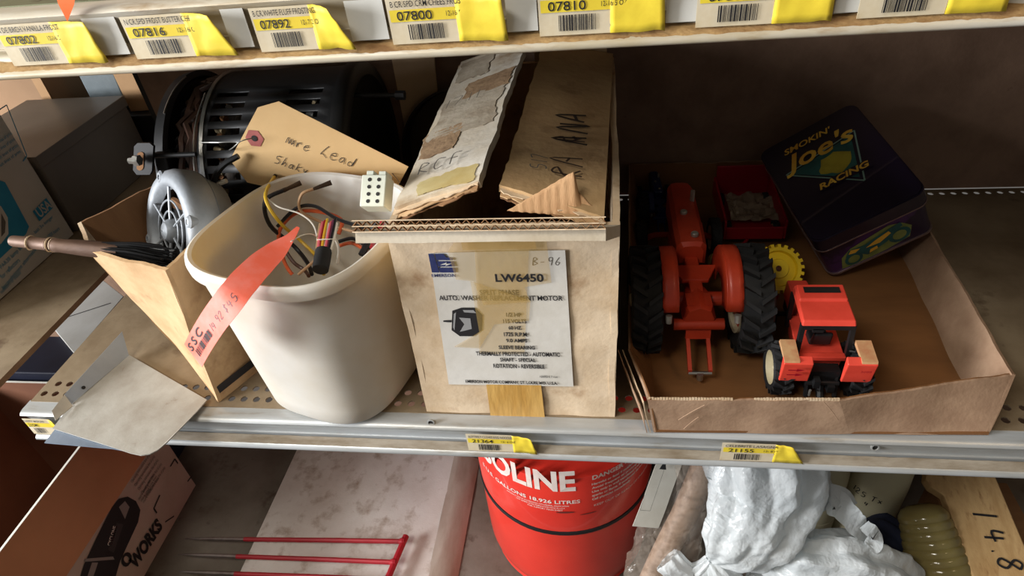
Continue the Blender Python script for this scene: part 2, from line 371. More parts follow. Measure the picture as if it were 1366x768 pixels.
solo('shelf_upright', MB().box((-.612, .452, -.86), (-.600, .480, .9)), M_dark, 'dark steel upright post behind the black motor housing', 'post', (-.606, .466, -.86), smooth=False)

# ------------------------------------------------------------------ price tags
def price_tag(x0, x1, zt, zb, num, head, size, rag, label, curl=.012, torn=0, seed=1, hide_head=False, y=-.0128):
    t = thing('price_tag', label, 'price tag', ((x0+x1)/2, y, zb), group=None)
    w = x1-x0; h = zt-zb; yx = w*rag                              # start of the yellow end
    part('paper', MB().panel((x0, y, zb), (x0+yx, y, zb), (x0+yx, y, zt), (x0, y, zt), .0003, 6, 4, .0003, 60, seed=seed), M_tagp, t)
    def cu(a, b):
        k = a*a; z = zb+h*b
        wid = (w-yx)*(1-.22*b*torn-.05*b)
        return V((x0+yx+wid*a, y-.0003-curl*k*(.35+.65*b)*.8+.0012*noise.noise(V((a*3+seed, b*3, 0))), z+.002*a*noise.noise(V((a*3, b*4, seed)))))
    m = MB().grid(cu, 10, 6); o = part('yellow_end', m, M_yellow, t)
    so = o.modifiers.new('thick', 'SOLIDIFY'); so.thickness = .0003
    fm = frame((x0, y, zb), X, Z, .00025)
    polyprint([rect(w*.02, h*.50, yx-w*.02, h*.26)], fm, M_yellow, t, 'yellow_band', layer=2)
    text(num, fm, w*.08, h*.53, M_ink, t, w*.30, h*.20, bold=.006, layer=4)
    if size: text(size, fm, w*.50, h*.58, M_ink, t, w*.20, h*.11, layer=4)
    text(head, fm, w*.04, h*.82, M_ink, t, w*.62, h*.13, bold=.004, layer=4)
    polyprint(barcode(w*.16, h*.10, w*.30, h*.34, 26, seed), fm, M_ink, t, 'barcode', layer=4)
    text('11100  0000'[:7], frame((x0, y-.0016, zb), X, Z, .0003), yx+w*.08, h*.86, M_inkg, t, w*.16, h*.08, layer=4) if False else None
    return t
def uptag(u0, u1, v, *a, **k):
    p, q = at(u0, v, y=-.0164), at(u1, v, y=-.0164)
    return price_tag(p.x, q.x, UP-.0078, UP-.0365, *a, y=-.0164, **k)
uptag(3, 138, 60, '07802', 'N DE BRCH VANILLA FROST', '12-16 5 OZ', .58, 'yellow price tag 07802 at far left of the upper rail', seed=2, curl=.008)
uptag(168, 313, 45, '07816', 'N CR SPD FROST BUTTER CHP', '12- 16 OZ', .58, 'yellow price tag 07816 with curled end on the upper rail', seed=3, torn=1)
uptag(338, 472, 35, '07892', 'B CR WHITE FLUFF FROSTING', '12- 7 2 OZ', .60, 'yellow price tag 07892 for white fluff frosting on the upper rail', seed=4, torn=1.4, curl=.016)
uptag(518, 677, 25, '07800', 'B CR SPD CRM CHEES FROST', '12-16 5 OZ', .58, 'yellow price tag 07800 for cream cheese frosting above the bolt', seed=5)
uptag(718, 888, 15, '07810', 'B CR SPD MILK CHOC FROST', '12-16 5 OZ', .57, 'yellow price tag 07810 above the motor box on the upper rail', seed=6, curl=.006)
uptag(930, 1112, 5, '07812', 'B CR SPD DARK CHOC FROST', '12-16 5 OZ', .57, 'price tag with barcode cut by the photo top, right of tag 07810', seed=7, curl=.005)
uptag(1148, 1345, 0, '07820', 'B CR SPD LEMON FROST', '12-16 5 OZ', .60, 'rightmost price tag on the upper rail, mostly above the photo', seed=8, curl=.004)
def midtag(u0, u1, v, *a, **k):
    p, q = at(u0, v, y=-.0145), at(u1, v, y=-.0145)
    return price_tag(p.x, q.x, -.0095, -.037, *a, y=-.0168, **k)
midtag(38, 80, 565, '21041', 'DINTY MOORE', '', .80, 'small yellow price tag 21041 at the left end of the middle rail', seed=9, curl=.004)
midtag(622, 715, 580, '21364', 'BUTTRFLY CLOVES EGG NOODLE', '12- 6 OZ', .66, 'yellow price tag 21364 below the motor box', seed=10, torn=.6, curl=.006)
midtag(962, 1076, 597, '21155', 'CELEBRITE LASAGNA', '12- 8 OZ', .63, 'yellow price tag 21155 with torn corner below the toy tray', seed=11, torn=2.0, curl=.004)
# clear holders between the tags on the upper rail
for u0, u1, v in ((128, 172, 60), (310, 340, 55), (470, 520, 45), (677, 718, 32), (888, 930, 22), (1112, 1148, 8)):
    a, b = at(u0, v, y=-.0125), at(u1, v, y=-.0125)
    part('clear_label_holder', MB().panel((a.x, -.0150, UP-.033), (b.x, -.0150, UP-.033), (b.x, -.0150, UP-.0075), (a.x, -.0150, UP-.0075), .0006, 3, 3), M_white, shelf_up)
# ------------------------------------------------------------------ motor carton
BX0, BX1, BY0, BY1, BZ = -.093, .107, .004, .385, .237
box_m = thing('motor_carton', 'open pale cardboard motor box with white printed label, in the middle of the shelf', 'box', (.007, .2, 0))
part('front_panel', MB().panel((BX0, BY0, 0), (BX1, BY0, 0), (BX1+.003, BY0, BZ), (BX0+.005, BY0, BZ), .006, 26, 24, .0016, 26), M_cardpale, box_m)
part('side_panel', MB().panel((BX0+.0005, BY1, 0), (BX0, BY0, 0), (BX0+.005, BY0, BZ), (BX0+.003, BY1, BZ), .006, 14, 8, .0015, 16), M_cardpale, box_m)
part('side_panel', MB().panel((BX1, BY0, 0), (BX1-.0005, BY1, 0), (BX1, BY1, BZ), (BX1+.003, BY0, BZ), .006, 16, 12, .002, 22), M_cardpale, box_m)
part('back_panel', MB().panel((BX1, BY1, 0), (BX0, BY1, 0), (BX0, BY1, BZ), (BX1, BY1, BZ), .006, 4, 4), M_card, box_m)
part('bottom_panel', MB().box((BX0+.006, BY0+.006, .0005), (BX1-.006, BY1-.006, .006)), M_card, box_m, smooth=False)
# front flap standing out towards the viewer, cut edge with double-wall flutes
FL = .052; fa = math.radians(31); e0 = at(463, 286, y=BY0-FL*math.cos(fa)); e1 = at(808, 293, y=BY0-FL*math.cos(fa))
th = .0094; fdir = V((0, -math.cos(fa), math.sin(fa))); fn = V((0, math.sin(fa), math.cos(fa)))
h0, h1 = V((BX0+.004, BY0, BZ)), V((BX1+.003, BY0, BZ)); e0 = V((e0.x, BY0+fdir.y*FL, BZ+fdir.z*FL)); e1 = V((e1.x, BY0+fdir.y*FL, BZ+fdir.z*FL))
M_flapin = mat('flap_liner_white', (192, 182, 164), (172, 158, 134), 9, .8, 0, .15, 200)
fl = part('front_flap', MB().panel(h0, h1, e1-fdir*.006, e0-fdir*.006, -th, 16, 5, .0006, 40), M_flapin, box_m)
mbl = MB()
for k in range(3):
    o = fn*(th*k/2*.93)
    mbl.panel(e0-fdir*.0065+o, e1-fdir*.0065+o, e1+o, e0+o, -.0007, 40, 1, 0, 1, .0007, k+2)
part('flap_liner', mbl, M_cardpale, fl, smooth=False)
mbf = MB(); L_ = (e1-e0).length; nz_ = int(L_/.0036)
for k in range(2):
    pts = []
    for i in range(nz_+1):
        pts.append(e0.lerp(e1, i/nz_)+fn*(th*.93*(k/2+.25+(.21 if i % 2 else -.21)))-fdir*.0012)
    vs = [p for p in pts]+[p-fdir*.004 for p in pts]; n_ = len(pts)
    mbf.add(vs, [(i, i+1, n_+i+1, n_+i) for i in range(n_-1)])
o_ = part('corrugation', mbf, M_flute, fl, smooth=False); so_ = o_.modifiers.new('t', 'SOLIDIFY'); so_.thickness = .0007
# long side flaps folded in, lifted at the slit, torn at the front
lf_in = [at(638, 240, z=.262), at(700, 60, z=.268)]
p00 = V((BX0+.006, .030, BZ+.003)); p01 = V((BX0+.004, BY1-.004, BZ+.005)); p10 = lf_in[0]; p11 = V((lf_in[1].x, BY1-.004, .268))
M_flapw = mat('whitened_flap', (222, 216, 204), (198, 180, 150), 7, .75, 0, .3, 120, c3=(158, 130, 96), s3=11, lo3=.54, hi3=.68)
lfp = part('side_flap', MB().panel(p00, p10, p11, p01, .007, 14, 40, .0030, 13, .0013, 1, 'blr'), M_flapw, box_m, label='whitish torn left flap with pencil marks')
def bil(a, b, P): return P[0]*(1-a)*(1-b)+P[1]*a*(1-b)+P[2]*a*b+P[3]*(1-a)*b
LP = (p00, p10, p11, p01)
M_peel = mat('peeled_brown_ply', (168, 138, 104), (132, 104, 76), 40, .9, 0, .5, 160)
M_peelg = mat('grey_scuffed_ply', (186, 174, 154), (152, 136, 114), 30, .85, 0, .4, 140)
M_ytape = mat('yellowed_flap_tape', (220, 204, 150), (206, 182, 120), 24, .35, 0, .3, 90, alpha=.75)
for a0_, a1_, b0_, b1_, m_, sd_ in ((.06, .93, .34, .62, M_peelg, 31), (.02, .50, .24, .40, M_peel, 32), (.30, .97, .60, .74, M_peel, 33), (.25, .92, .01, .09, M_ytape, 34), (.05, .55, .78, .97, M_peelg, 35)):
    up2 = (p10-p00).cross(p01-p00).normalized()*.0007
    part('scuffed_patch', MB().panel(bil(a0_, b0_, LP)+up2, bil(a1_, b0_, LP)+up2, bil(a1_, b1_, LP)+up2, bil(a0_, b1_, LP)+up2, .0003, 14, 14, .0030, 13, .0035, 1, 'tblr'), m_, lfp)
rf_in = [at(668, 246, z=.256), at(724, 60, z=.262)]
q00 = V((rf_in[0].x, rf_in[0].y, .256)); q01 = V((rf_in[1].x, BY1-.004, .262)); q10 = at(806, 290, z=.244); q11 = V((BX1-.001, BY1-.006, BZ+.006))
M_flapb = mat('brown_flap', (190, 158, 114), (166, 132, 92), 9, .75, 0, .3, 110, c3=(130, 96, 62), s3=14, lo3=.56, hi3=.72)
rfp = part('side_flap', MB().panel(q00, q10, q11, q01, .007, 14, 40, .0022, 13, .0013, 9, 'bl'), M_flapb, box_m, label='brown right flap with scribbled marker')
part('back_flap', MB().panel((BX0+.10, BY1-.003, BZ-.004), (BX1-.008, BY1-.003, BZ-.004), (BX1-.012, BY1+.02, BZ+.06), (BX0+.10, BY1+.02, BZ+.06), .004, 6, 3, .001), M_card, box_m)
# ragged torn layers along the front ends of the side flaps
for (a, b, s_) in ((p00, p10, 4), (q00, q10, 12)):
    for k in range(3):
        d = V((0, -.006-.003*k, -.0030-.0022*k)); e = V((0, .018, -.0015-.0022*k))
        part('torn_layer', MB().panel(a+d, b+d*.7, b+e, a+e, .0009, 26, 3, .0012, 60, .0035, s_+k, 'b'), (M_cardpale, M_card, M_flute)[k], (lfp if s_ == 4 else rfp))
# bent-up scrap of inner flap catching the light
t0, t1, t2 = at(676, 281, y=.012), at(806, 291, y=.010), at(766, 228, y=.040); t3 = at(772, 256, y=.034)
mb_ = MB(); 
def scrap(a, b):
    lo = t0.lerp(t1, a); hi = t0.lerp(t2, a/.72) if a < .72 else t2.lerp(t3, (a-.72)/.08) if a < .8 else t3.lerp(t1, (a-.8)/.2)
    p = lo.lerp(hi, b); return p+V((0, .0004*math.sin(a*70), .0001*math.sin(a*70)))
mb_.grid(scrap, 60, 6); o_ = part('inner_flap_scrap', mb_, mat('bare_flute_card', (214, 172, 128), (190, 146, 104), 30, .8, 0, .2, 200, stretch=(4, 1, .6)), box_m)
so_ = o_.modifiers.new('t', 'SOLIDIFY'); so_.thickness = .0012
# printed label, tape and lettering on the front
def fq(u, v): p = at(u, v, y=BY0-.0005); return p.x, p.z
FP = frame((0, BY0-.0018, 0), X, Z, .00022)
def fpoly(pts): return [fq(*p) for p in pts]
def ft(s, u0, u1, v0, v1, m=M_ink, bold=0, par=None, lay=6):
    x0, z0 = fq(u0, v1); x1, _ = fq(u1, v1); _, z1 = fq(u0, v0)
    return text(s, FP, x0, z0, m, par or box_m, x1-x0, z1-z0, bold=bold, layer=lay)
M_label = mat('label_paper', (218, 214, 206), (204, 198, 186), 10, .45, 0, .25, 60, coat=.25)
lab = polyprint([fpoly([(573, 336), (599, 511), (765, 514), (754, 332)])], FP, M_label, box_m, 'printed_label', layer=1)
tp = polyprint([fpoly([(598, 333), (612, 312), (728, 306), (736, 374), (700, 380), (708, 400), (646, 404), (632, 372), (609, 370)])], FP, M_tapeclear, box_m, 'yellowed_tape', layer=8)
polyprint([fpoly([(628, 372), (640, 440), (606, 460), (640, 462), (660, 430), (706, 425), (708, 398)])], FP, M_tapeclear, box_m, 'yellowed_tape', layer=7)
polyprint([fpoly([(612, 306), (618, 332), (716, 330), (712, 304)])], FP, mat('worn_tape', (214, 180, 118), (196, 154, 88), 14, .32, 0, .3, 60, alpha=.6), box_m, 'brown_tape', layer=3)
polyprint([fpoly([(634, 332), (640, 470), (700, 470), (706, 330)])], FP, M_tapeclear, box_m, 'yellowed_tape', layer=4)
polyprint([fpoly([(649, 511), (655, 556), (727, 556), (722, 512)])], FP, M_tape, box_m, 'brown_tape', layer=2)
lg = polyprint([fpoly([(572, 336), (579, 336), (587, 361), (577, 361)]), fpoly([(581, 336), (592, 336), (596, 341), (605, 341), (605, 344.5), (583, 344.5)]),
                fpoly([(583.5, 346), (606, 346), (608, 353), (585.5, 353)]), fpoly([(586, 354.5), (608, 354.5), (609, 361), (588, 361)])], FP, M_blueink, box_m, 'logo', layer=6)
polyprint([fpoly([(588, 350.5), (597, 347), (596, 349), (604, 348.5), (595, 352), (596, 350)])], FP, M_label, lg, 'logo_bolt', layer=8)
ft('EMERSON.', 577, 611, 363, 367, M_blueink, .02)
ft('LW6450', 662, 726, 362, 373, M_ink, .03, lay=9)
script('B-96', FP, fq(710, 352)[0], fq(710, 352)[1], .008, M_inkg, box_m, .0006, seed=4)
script('$51', FP, fq(668, 327)[0], fq(668, 327)[1], .0065, M_inkg, box_m, .0006, 0, .01, seed=4)
for s_, a_, b_, c_, d_, bo in (('SPLIT PHASE', 641, 693, 384, 391, .025), ('AUTO. WASHER REPLACEMENT MOTOR', 587, 751, 391.5, 398, .02), ('1/2 HP', 676, 696, 414.5, 420, .03),
        ('115 VOLTS', 672, 703, 423, 428.5, .03), ('60 HZ.', 679, 697, 432, 437, .03), ('1725 R.P.M.', 673, 705, 440.5, 446, .03), ('9.0 AMPS', 676, 704, 449, 454, .03),
        ('SLEEVE BEARING', 666, 714, 458, 463, .03), ('THERMALLY PROTECTED - AUTOMATIC', 636, 747, 466, 471.5, .03), ('SHAFT - SPECIAL', 668, 715, 474.5, 479.5, .03),
        ('ROTATION - REVERSIBLE', 659, 727, 482.5, 488, .03), ('EMERSON MOTOR COMPANY, ST. LOUIS, MO. U.S.A.', 622, 744, 504, 508.5, .03), ('AB0003 K 7 max', 720, 744, 498, 501, 0)):
    ft(s_, a_, b_, c_, d_, M_ink, bo)
mp_ = [fpoly([(604, 412), (616, 408), (634, 408), (644, 418), (643, 438), (632, 446), (614, 446), (603, 438)])]
mo_ = polyprint(mp_, FP, M_ink, box_m, 'motor_picture', layer=5)
polyprint([fpoly([(592, 425), (603, 424.5), (603, 427.5), (592, 427)])], FP, M_ink, mo_, 'shaft_print', layer=5)
polyprint([fpoly([(613, 421), (628, 422), (630, 436), (614, 440), (620, 430)]), fpoly([(606, 416), (609, 414), (607, 438), (605, 434)]), fpoly([(618, 411), (632, 411), (636, 415), (620, 414)])], FP, mat('grey_ink', (150, 150, 150)), mo_, 'highlight_print', layer=6)
# marker scribbles on the flaps
lfm = frame(p00.lerp(p10, .15)+Z*.0044+Y*.03, (p10-p00), Y, .0003)
script('RCF', lfm, .002, .012, .020, M_inkg, lfp, .0015, .1, .08, seed=5)
script('1711', lfm, .012, .16, .022, M_inkg, lfp, .0010, .1, .05, seed=6)
rfm = frame(q00.lerp(q10, .80)+Z*.0034+Y*.035, Y, -(q10-q00), .0003)
script('RAUR', rfm, .012, .004, .026, mat('brown_marker', (62, 46, 36)), rfp, .0022, .1, .22, seed=7)
script('517', rfm, .020, .034, .014, M_inkg, rfp, .0012, .1, .08, seed=8); script('ANA', rfm, .074, .000, .030, mat('black_marker', (44, 34, 28)), rfp, .0032, .1, .25, seed=9)

# ------------------------------------------------------------------ bucket
M_bucket = mat('bucket_plastic', (232, 232, 226), (222, 218, 206), 12, .40, 0, .05, 60, c3=(206, 186, 140), s3=9, lo3=.64, hi3=.86, trans=.28, tcol=(240, 208, 130))
bk = thing('plastic_bucket', 'cream plastic bucket full of wires, left of the motor box', 'bucket', (-.198, .064, 0))
brot = math.radians(-16)
def ring(c, hx, z, e, n=72):
    out = []
    for k in range(n):
        a = 2*pi*k/n; ca, sa = math.cos(a), math.sin(a)
        x = hx*math.copysign(abs(ca)**(2/e), ca); y = hx*math.copysign(abs(sa)**(2/e), sa)
        out.append(V((c[0]+x*math.cos(brot)-y*math.sin(brot), c[1]+x*math.sin(brot)+y*math.cos(brot), z)))
    return out
cb, ct = (-.198, .060), (-.199, .068)
prof = [(.0, .001), (.070, .0), (.077, .002), (.080, .007)]
rings = [ring(cb, h, z, 3.0) for h, z in ((.02, .0), (.066, .0), (.074, .002), (.078, .008))]
for k in range(1, 11):
    f = k/10; rings.append(ring((cb[0]+(ct[0]-cb[0])*f, cb[1]+(ct[1]-cb[1])*f), .078+(.0945-.078)*f, .008+.180*f, 3.0))
for h, z in ((.0945, .1885), (.1000, .1890), (.1005, .1965), (.0995, .2010), (.0965, .2030), (.0935, .2015), (.0925, .1960), (.0915, .18)): rings.append(ring(ct, h, z, 3.0))
for k in range(9, 0, -1):
    f = k/10; rings.append(ring((cb[0]+(ct[0]-cb[0])*f, cb[1]+(ct[1]-cb[1])*f), .0755+(.092-.0755)*f, .008+.180*f, 3.0))
rings += [ring(cb, h, z, 3.0) for h, z in ((.073, .006), (.02, .004))]
mbk = MB(); n_ = 72
for i, rg in enumerate(rings): mbk.v += rg
mbk.f = [[i*n_+k, i*n_+(k+1) % n_, (i+1)*n_+(k+1) % n_, (i+1)*n_+k] for i in range(len(rings)-1) for k in range(n_)]
mbk.f += [list(range(n_))[::-1], [(len(rings)-1)*n_+k for k in range(n_)]]
part('body', mbk, M_bucket, bk, angle=50)
M_wire = {c: mat('wire_'+c, v, None, rough=.4) for c, v in dict(black=(24, 22, 24), brown=(70, 42, 28), orange=(190, 84, 44), yellow=(206, 168, 48), white=(214, 208, 196), red=(150, 34, 44), tan=(176, 140, 104), purple=(112, 60, 84), grey=(120, 118, 120), pink=(206, 96, 110)).items()}
def inb(u, v, f):                      # point in the bucket: f = 0 at the rim plane, 1 at the back wall
    return at(u, v, z=.203).lerp(at(u, v, y=.139), f)
def wire(name, px, m, label, cat, r=.0016, tip=None, group=None, parent=None):
    """px: [(u, v, z)]"""
    ps = curve([inb(u, v, z) for u, v, z in px], 6)
    if parent is not None: return part(name, MB().tube(ps, r, 7), m, parent)
    t = thing(name, label, cat, ps[-1], group=group); part('insulation', MB().tube(ps, r, 7), m, t)
    if tip: part('crimp_terminal', MB().tube([ps[0]+(ps[0]-ps[1]).normalized()*.020, ps[0]+(ps[0]-ps[1]).normalized()*.006, ps[0]], [.0030, .0022, r*1.1], 8), tip, t)
    return t
M_burnt = mat('burnt_terminal', (74, 52, 30), (42, 30, 20), 60, .6, .4, .3, 150)
G = 'loose wires in the bucket'
for px_, c_, lb_, r_w, tp_ in (
    ([(366, 236, -.6), (354, 262, 0), (372, 295, .5), (400, 320, .8), (425, 345, .7), (432, 366, .6)], 'yellow', 'yellow and black striped wire sticking up at the bucket back', .0019, 1),
    ([(378, 254, 0), (354, 268, .3), (360, 300, .7), (392, 328, .9), (410, 350, .8), (416, 366, .7)], 'black', 'thick black wire curling along the left of the bucket', .0024, 1),
    ([(418, 252, 0), (402, 260, .3), (402, 282, .7), (440, 300, .8), (486, 312, .6)], 'tan', 'tan wire with charred terminal at the bucket back', .0016, 1),
    ([(372, 330, .8), (374, 305, .8), (395, 284, .8), (425, 282, .8), (455, 293, .8), (452, 312, .7)], 'orange', 'orange wire looping behind the taped bundle', .0022, 0),
    ([(370, 302, .7), (395, 278, .7), (420, 275, .7), (450, 292, .6), (486, 304, .5)], 'black', 'black wire looping over the orange wire', .0020, 0),
    ([(372, 322, .7), (378, 345, .6), (384, 358, .5), (390, 366, .5)], 'orange', 'short orange wire at the bucket bottom by the pink tag', .0020, 0),
    ([(378, 330, .6), (392, 350, .6), (406, 360, .6), (412, 368, .5)], 'brown', 'brown wire at the bucket bottom', .0020, 0),
    ([(446, 316, .5), (452, 332, .5), (450, 352, .4)], 'white', 'short white wire right of the taped bundle', .0014, 0),
    ([(452, 328, .6), (468, 324, .6), (482, 330, .5), (494, 340, .3)], 'orange', 'red orange wire at the right bottom of the bucket', .0020, 0),
    ([(452, 322, .6), (470, 318, .6), (486, 326, .5), (496, 334, .3)], 'black', 'black wire above the red orange wire', .0020, 0),
    ([(502, 296, .2), (494, 312, .3), (488, 328, .3), (482, 340, .3)], 'black', 'thick black cable at the right wall of the bucket', .0034, 0),
    ([(510, 296, .2), (502, 314, .25), (496, 330, .2)], 'red', 'dark red wire beside the thick black cable', .0024, 0),
    ([(398, 366, .5), (412, 354, .5), (424, 344, .5)], 'tan', 'pale tan wire below the taped bundle', .0016, 0),
    ([(356, 264, .1), (372, 276, .3), (400, 285, .4), (418, 300, .4), (424, 322, .4)], 'white', 'thin bare white wire crossing the bucket to the bundle', .0009, 0)):
    wire('wire_lead', px_, M_wire[c_], lb_, 'wire', r_w, M_burnt if tp_ else None, G)
# taped bundle
bt = thing('wire_bundle', 'bundle of pink, white and yellow wires bound with black tape', 'wires', at(430, 352, z=.10))
bp0, bp1 = inb(430, 345, .25), inb(440, 290, .25); ax_ = (bp1-bp0); sd_ = ax_.cross(FW).normalized()
part('black_tape', MB().tube([bp0-ax_*.25, bp0, bp0+ax_*.18], [.0078, .0082, .0080], 14), M_blackr, bt)
for i, c in enumerate(('white', 'black', 'purple', 'pink', 'white', 'yellow', 'red', 'pink', 'tan')):
    k = (i-4)*.0019; sp_ = 1+.35*((i*7) % 5)/5
    part('wire_strand', MB().tube(curve([bp0+sd_*k*.8, bp0.lerp(bp1, .5)+sd_*k*1.05-FW*.002*(i % 2), bp0.lerp(bp1, .85+.15*((i*3) % 4)/4)+sd_*k*1.1], 4), .0014, 6), M_wire[c], bt)
part('zip_tie', MB().tube([bp0.lerp(bp1, .45)+sd_*.009*math.cos(a*pi/8)+FW*.004*math.sin(a*pi/8) for a in range(17)], .0006, 5), M_wire['white'], bt)
# nylon connector hung on the rim
M_nylon = mat('nylon', (226, 230, 214), (212, 214, 196), 20, .4, trans=.12)
cn = thing('wire_connector', 'white nylon plug connector with pin holes on the bucket rim', 'connector', at(505, 262, z=.215))
c0 = at(503, 258, z=.236); cu_ = at(523, 258, z=.236)-c0; cu_.normalize(); cv_ = (Z*.55+Y*.6+X*-.1); cv_ = (cv_-cu_*cv_.dot(cu_)).normalized(); cw_ = cu_.cross(cv_)
Mc = Matrix((cu_, cv_, cw_)).transposed()
part('housing', MB().cbox(c0, (.024, .030, .020), Mc), M_nylon, cn, bevel=.001, smooth=False)
part('latch', MB().cbox(c0+cv_*.017-cu_*.005, (.007, .005, .016), Mc).cbox(c0+cv_*.017+cu_*.007, (.007, .004, .016), Mc), M_nylon, cn, bevel=.0006, smooth=False)
for i in range(2):
    for j in range(4):
        part('pin_hole', MB().lathe([(.0001, .0), (.0019, .0)], c0+cw_*.0103+cu_*(i*.009-.004)+cv_*(j*.0068-.0102), cw_, 10, cap=False), M_dark, cn, smooth=False)
wire('wire_lead', [(508, 238, -1.2), (515, 226, -1.0), (524, 232, -.8), (534, 244, -.6)], M_wire['brown'], 'thin curled wire behind the white connector', 'wire', .0005)
# manila tag
M_manila = mat('manila_paper', (224, 188, 134), (212, 174, 120), 7, .75, 0, .08, 120)
mt = thing('manila_tag', 'manila tag with red eyelet and handwriting behind the bucket', 'tag', (-.22, .18, .17))
mo = at(340, 184, y=.184); mu = at(520, 214, y=.180)-at(350, 148, y=.184); mu.normalize(); mv_ = (Z+Y*.10); mv_ = (mv_-mu*mv_.dot(mu)).normalized()
def mpx(u, v):                         # photo point -> tag plane coords
    n = mu.cross(mv_); r = (AX*(u-683)+DN*(v-384)+FW*F); t = (mo-CAM).dot(n)/r.dot(n); p = CAM+r*t-mo; return p.dot(mu), p.dot(mv_)
outl = [mpx(*p) for p in ((344, 143), (372, 135), (545, 222), (520, 268), (470, 275), (330, 243), (307, 213))]
part('paper', MB().prism(outl, mo, mu, mv_, .0005), M_manila, mt, smooth=False)
MF = frame(mo+mu.cross(mv_)*.0006, mu, mv_, .0003)
ex, ey = mpx(340, 184)
eo = polyprint([[(ex+.0105*math.cos(a*pi/3+.3), ey+.0105*math.sin(a*pi/3+.3)) for a in range(6)]], MF, mat('eyelet_patch', (176, 98, 92), (158, 84, 78), 60, .7), mt, 'eyelet_patch', layer=1.5)
polyprint([[(ex+.0035*math.cos(a*pi/6), ey+.0035*math.sin(a*pi/6)) for a in range(12)]], MF, M_dark, eo, 'eyelet_hole', layer=3)
x_, y_ = mpx(381, 190); script('mre', MF, x_, y_, .0105, M_ink, mt, .0007, .2, .06, seed=2)
x_, y_ = mpx(428, 206); script('Lead', MF, x_, y_, .0125, M_ink, mt, .0007, .2, .06, seed=12)
x_, y_ = mpx(366, 216); script('Shaky', MF, x_, y_, .0100, M_ink, mt, .0007, .25, .06, seed=22)
solo('tag_wire', MB().tube(curve([at(338, 184, y=.176), at(322, 188, y=.17), at(312, 196, y=.17), at(306, 200, y=.178), at(318, 190, y=.19), at(288, 190, y=.19), at(268, 190, y=.20)], 5), .0007, 6), M_steel, 'thin steel wire tying the manila tag to the black motor', 'wire', at(300, 196, y=.18))
# orange-pink tag hanging over the bucket front
M_pink = mat('fluorescent_tag', (250, 120, 92), (252, 168, 156), 16, .55, 0, .1, 60, trans=.25, tcol=(255, 110, 70))  # paler pink mottling paints in the glare on the tag
pt = thing('paper_tag', 'fluorescent orange pink tag hanging over the bucket rim', 'tag', at(255, 475, y=-.06))
cl = [at(398, 303, z=.225), at(386, 318, z=.222), at(370, 333, z=.219), at(348, 352, z=.2165), at(325, 376, z=.213), at(306, 400, y=-.056), at(285, 428, y=-.060), at(268, 455, y=-.060), at(258, 474, y=-.058)]
wd_ = [.003, .010, .020, .026, .029, .029, .029, .029, .029]
cl = curve(cl, 4); ww = []
for i, p in enumerate(cl):
    f = i/(len(cl)-1)*8; k = min(int(f), 7); wv = wd_[k]+(wd_[k+1]-wd_[k])*(f-k)
    d = (cl[min(i+1, len(cl)-1)]-cl[max(i-1, 0)]).normalized(); s_ = d.cross(-FW).normalized()
    s_ = (s_ + FW*.25).normalized(); ww.append(s_*wv)
part('paper', MB().ribbon(cl, ww), M_pink, pt)
acc = [0.0]
for a_, b_ in zip(cl[::-1], cl[::-1][1:]): acc.append(acc[-1]+(a_-b_).length)
rc, rw = cl[::-1], ww[::-1]
sgn_ = 1 if (rc[1]-rc[0]).cross(rw[0]).dot(FW) < 0 else -1
def PF(x, y, k=1):                      # print follows the hanging strip, x from its lower end
    i = 0
    while i < len(acc)-2 and acc[i+1] < x: i += 1
    f = (x-acc[i])/(acc[i+1]-acc[i]); w_ = rw[i].lerp(rw[i+1], f).normalized()*sgn_; tg_ = (rc[i+1]-rc[i]).normalized()
    return rc[i].lerp(rc[i+1], f)+w_*y+tg_.cross(w_).normalized()*.0003*k
text('S S C', PF, .004, .002, M_ink, pt, .034, .0085, bold=.02, layer=3)
polyprint(barcode(.010, -.0075, .038, .0075, 20, 5), PF, M_ink, pt, 'barcode', layer=3)
script('14 92 $45', PF, .050, -.006, .0075, mat('grey_pen', (110, 80, 84)), pt, .0007, .2, .08)
solo('tag_wire', MB().tube(curve([at(388, 322, z=.223), at(405, 313, z=.21), at(420, 314, z=.19), at(430, 330, z=.16)], 5), .0006, 5), M_wire['white'], 'thin white tie holding the pink tag to the wires', 'wire', at(430, 330, z=.16))
# ------------------------------------------------------------------ small carton at left
sc = thing('small_carton', 'open kraft carton holding the grey motor, left of the bucket', 'box', (-.37, .10, 0))
bF, bL, bB, bR = V((-.339, .008, 0)), V((-.442, .098, 0)), V((-.405, .165, 0)), V((-.292, .100, 0))
tF, tM, tL, tB, tR = at(221, 361, z=.184), at(118, 336, z=.187), at(104, 298, z=.187), V((-.434, .180, .187)), V((-.318, .104, .180))
part('front_panel', MB().panel(bF.lerp(bL, .86), bF, tF, tM, .004, 20, 12, .0022, 22, .0016, 3), M_card, sc)
part('side_panel', MB().panel(bL, bF.lerp(bL, .86), tM, tL, .004, 5, 10, .001, 22, .0016, 4), M_cardpale, sc)
part('side_panel', MB().panel(bF, bR, tR, tF, .004, 10, 10, .0015, 22, .0012, 5), M_card, sc)
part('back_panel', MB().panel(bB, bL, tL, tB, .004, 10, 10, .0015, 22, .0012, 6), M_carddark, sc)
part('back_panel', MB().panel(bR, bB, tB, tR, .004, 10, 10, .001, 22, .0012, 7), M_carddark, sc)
part('bottom_panel', MB().prism([(p.x, p.y) for p in (bF, bR, bB, bL)], (0, 0, .0005), X, Y, .003), M_card, sc, smooth=False)
s0, s1 = bF.lerp(bR, .05), bF.lerp(bR, .95)
nn_ = (bR-bF).cross(Z).normalized()*.0022
part('printed_stripe', MB().panel(s0+Z*.012+nn_, s1+Z*.012+nn_, s1+Z*.022+nn_, s0+Z*.022+nn_, .0004, 4, 1), M_ink, sc, label='dark printed stripe')

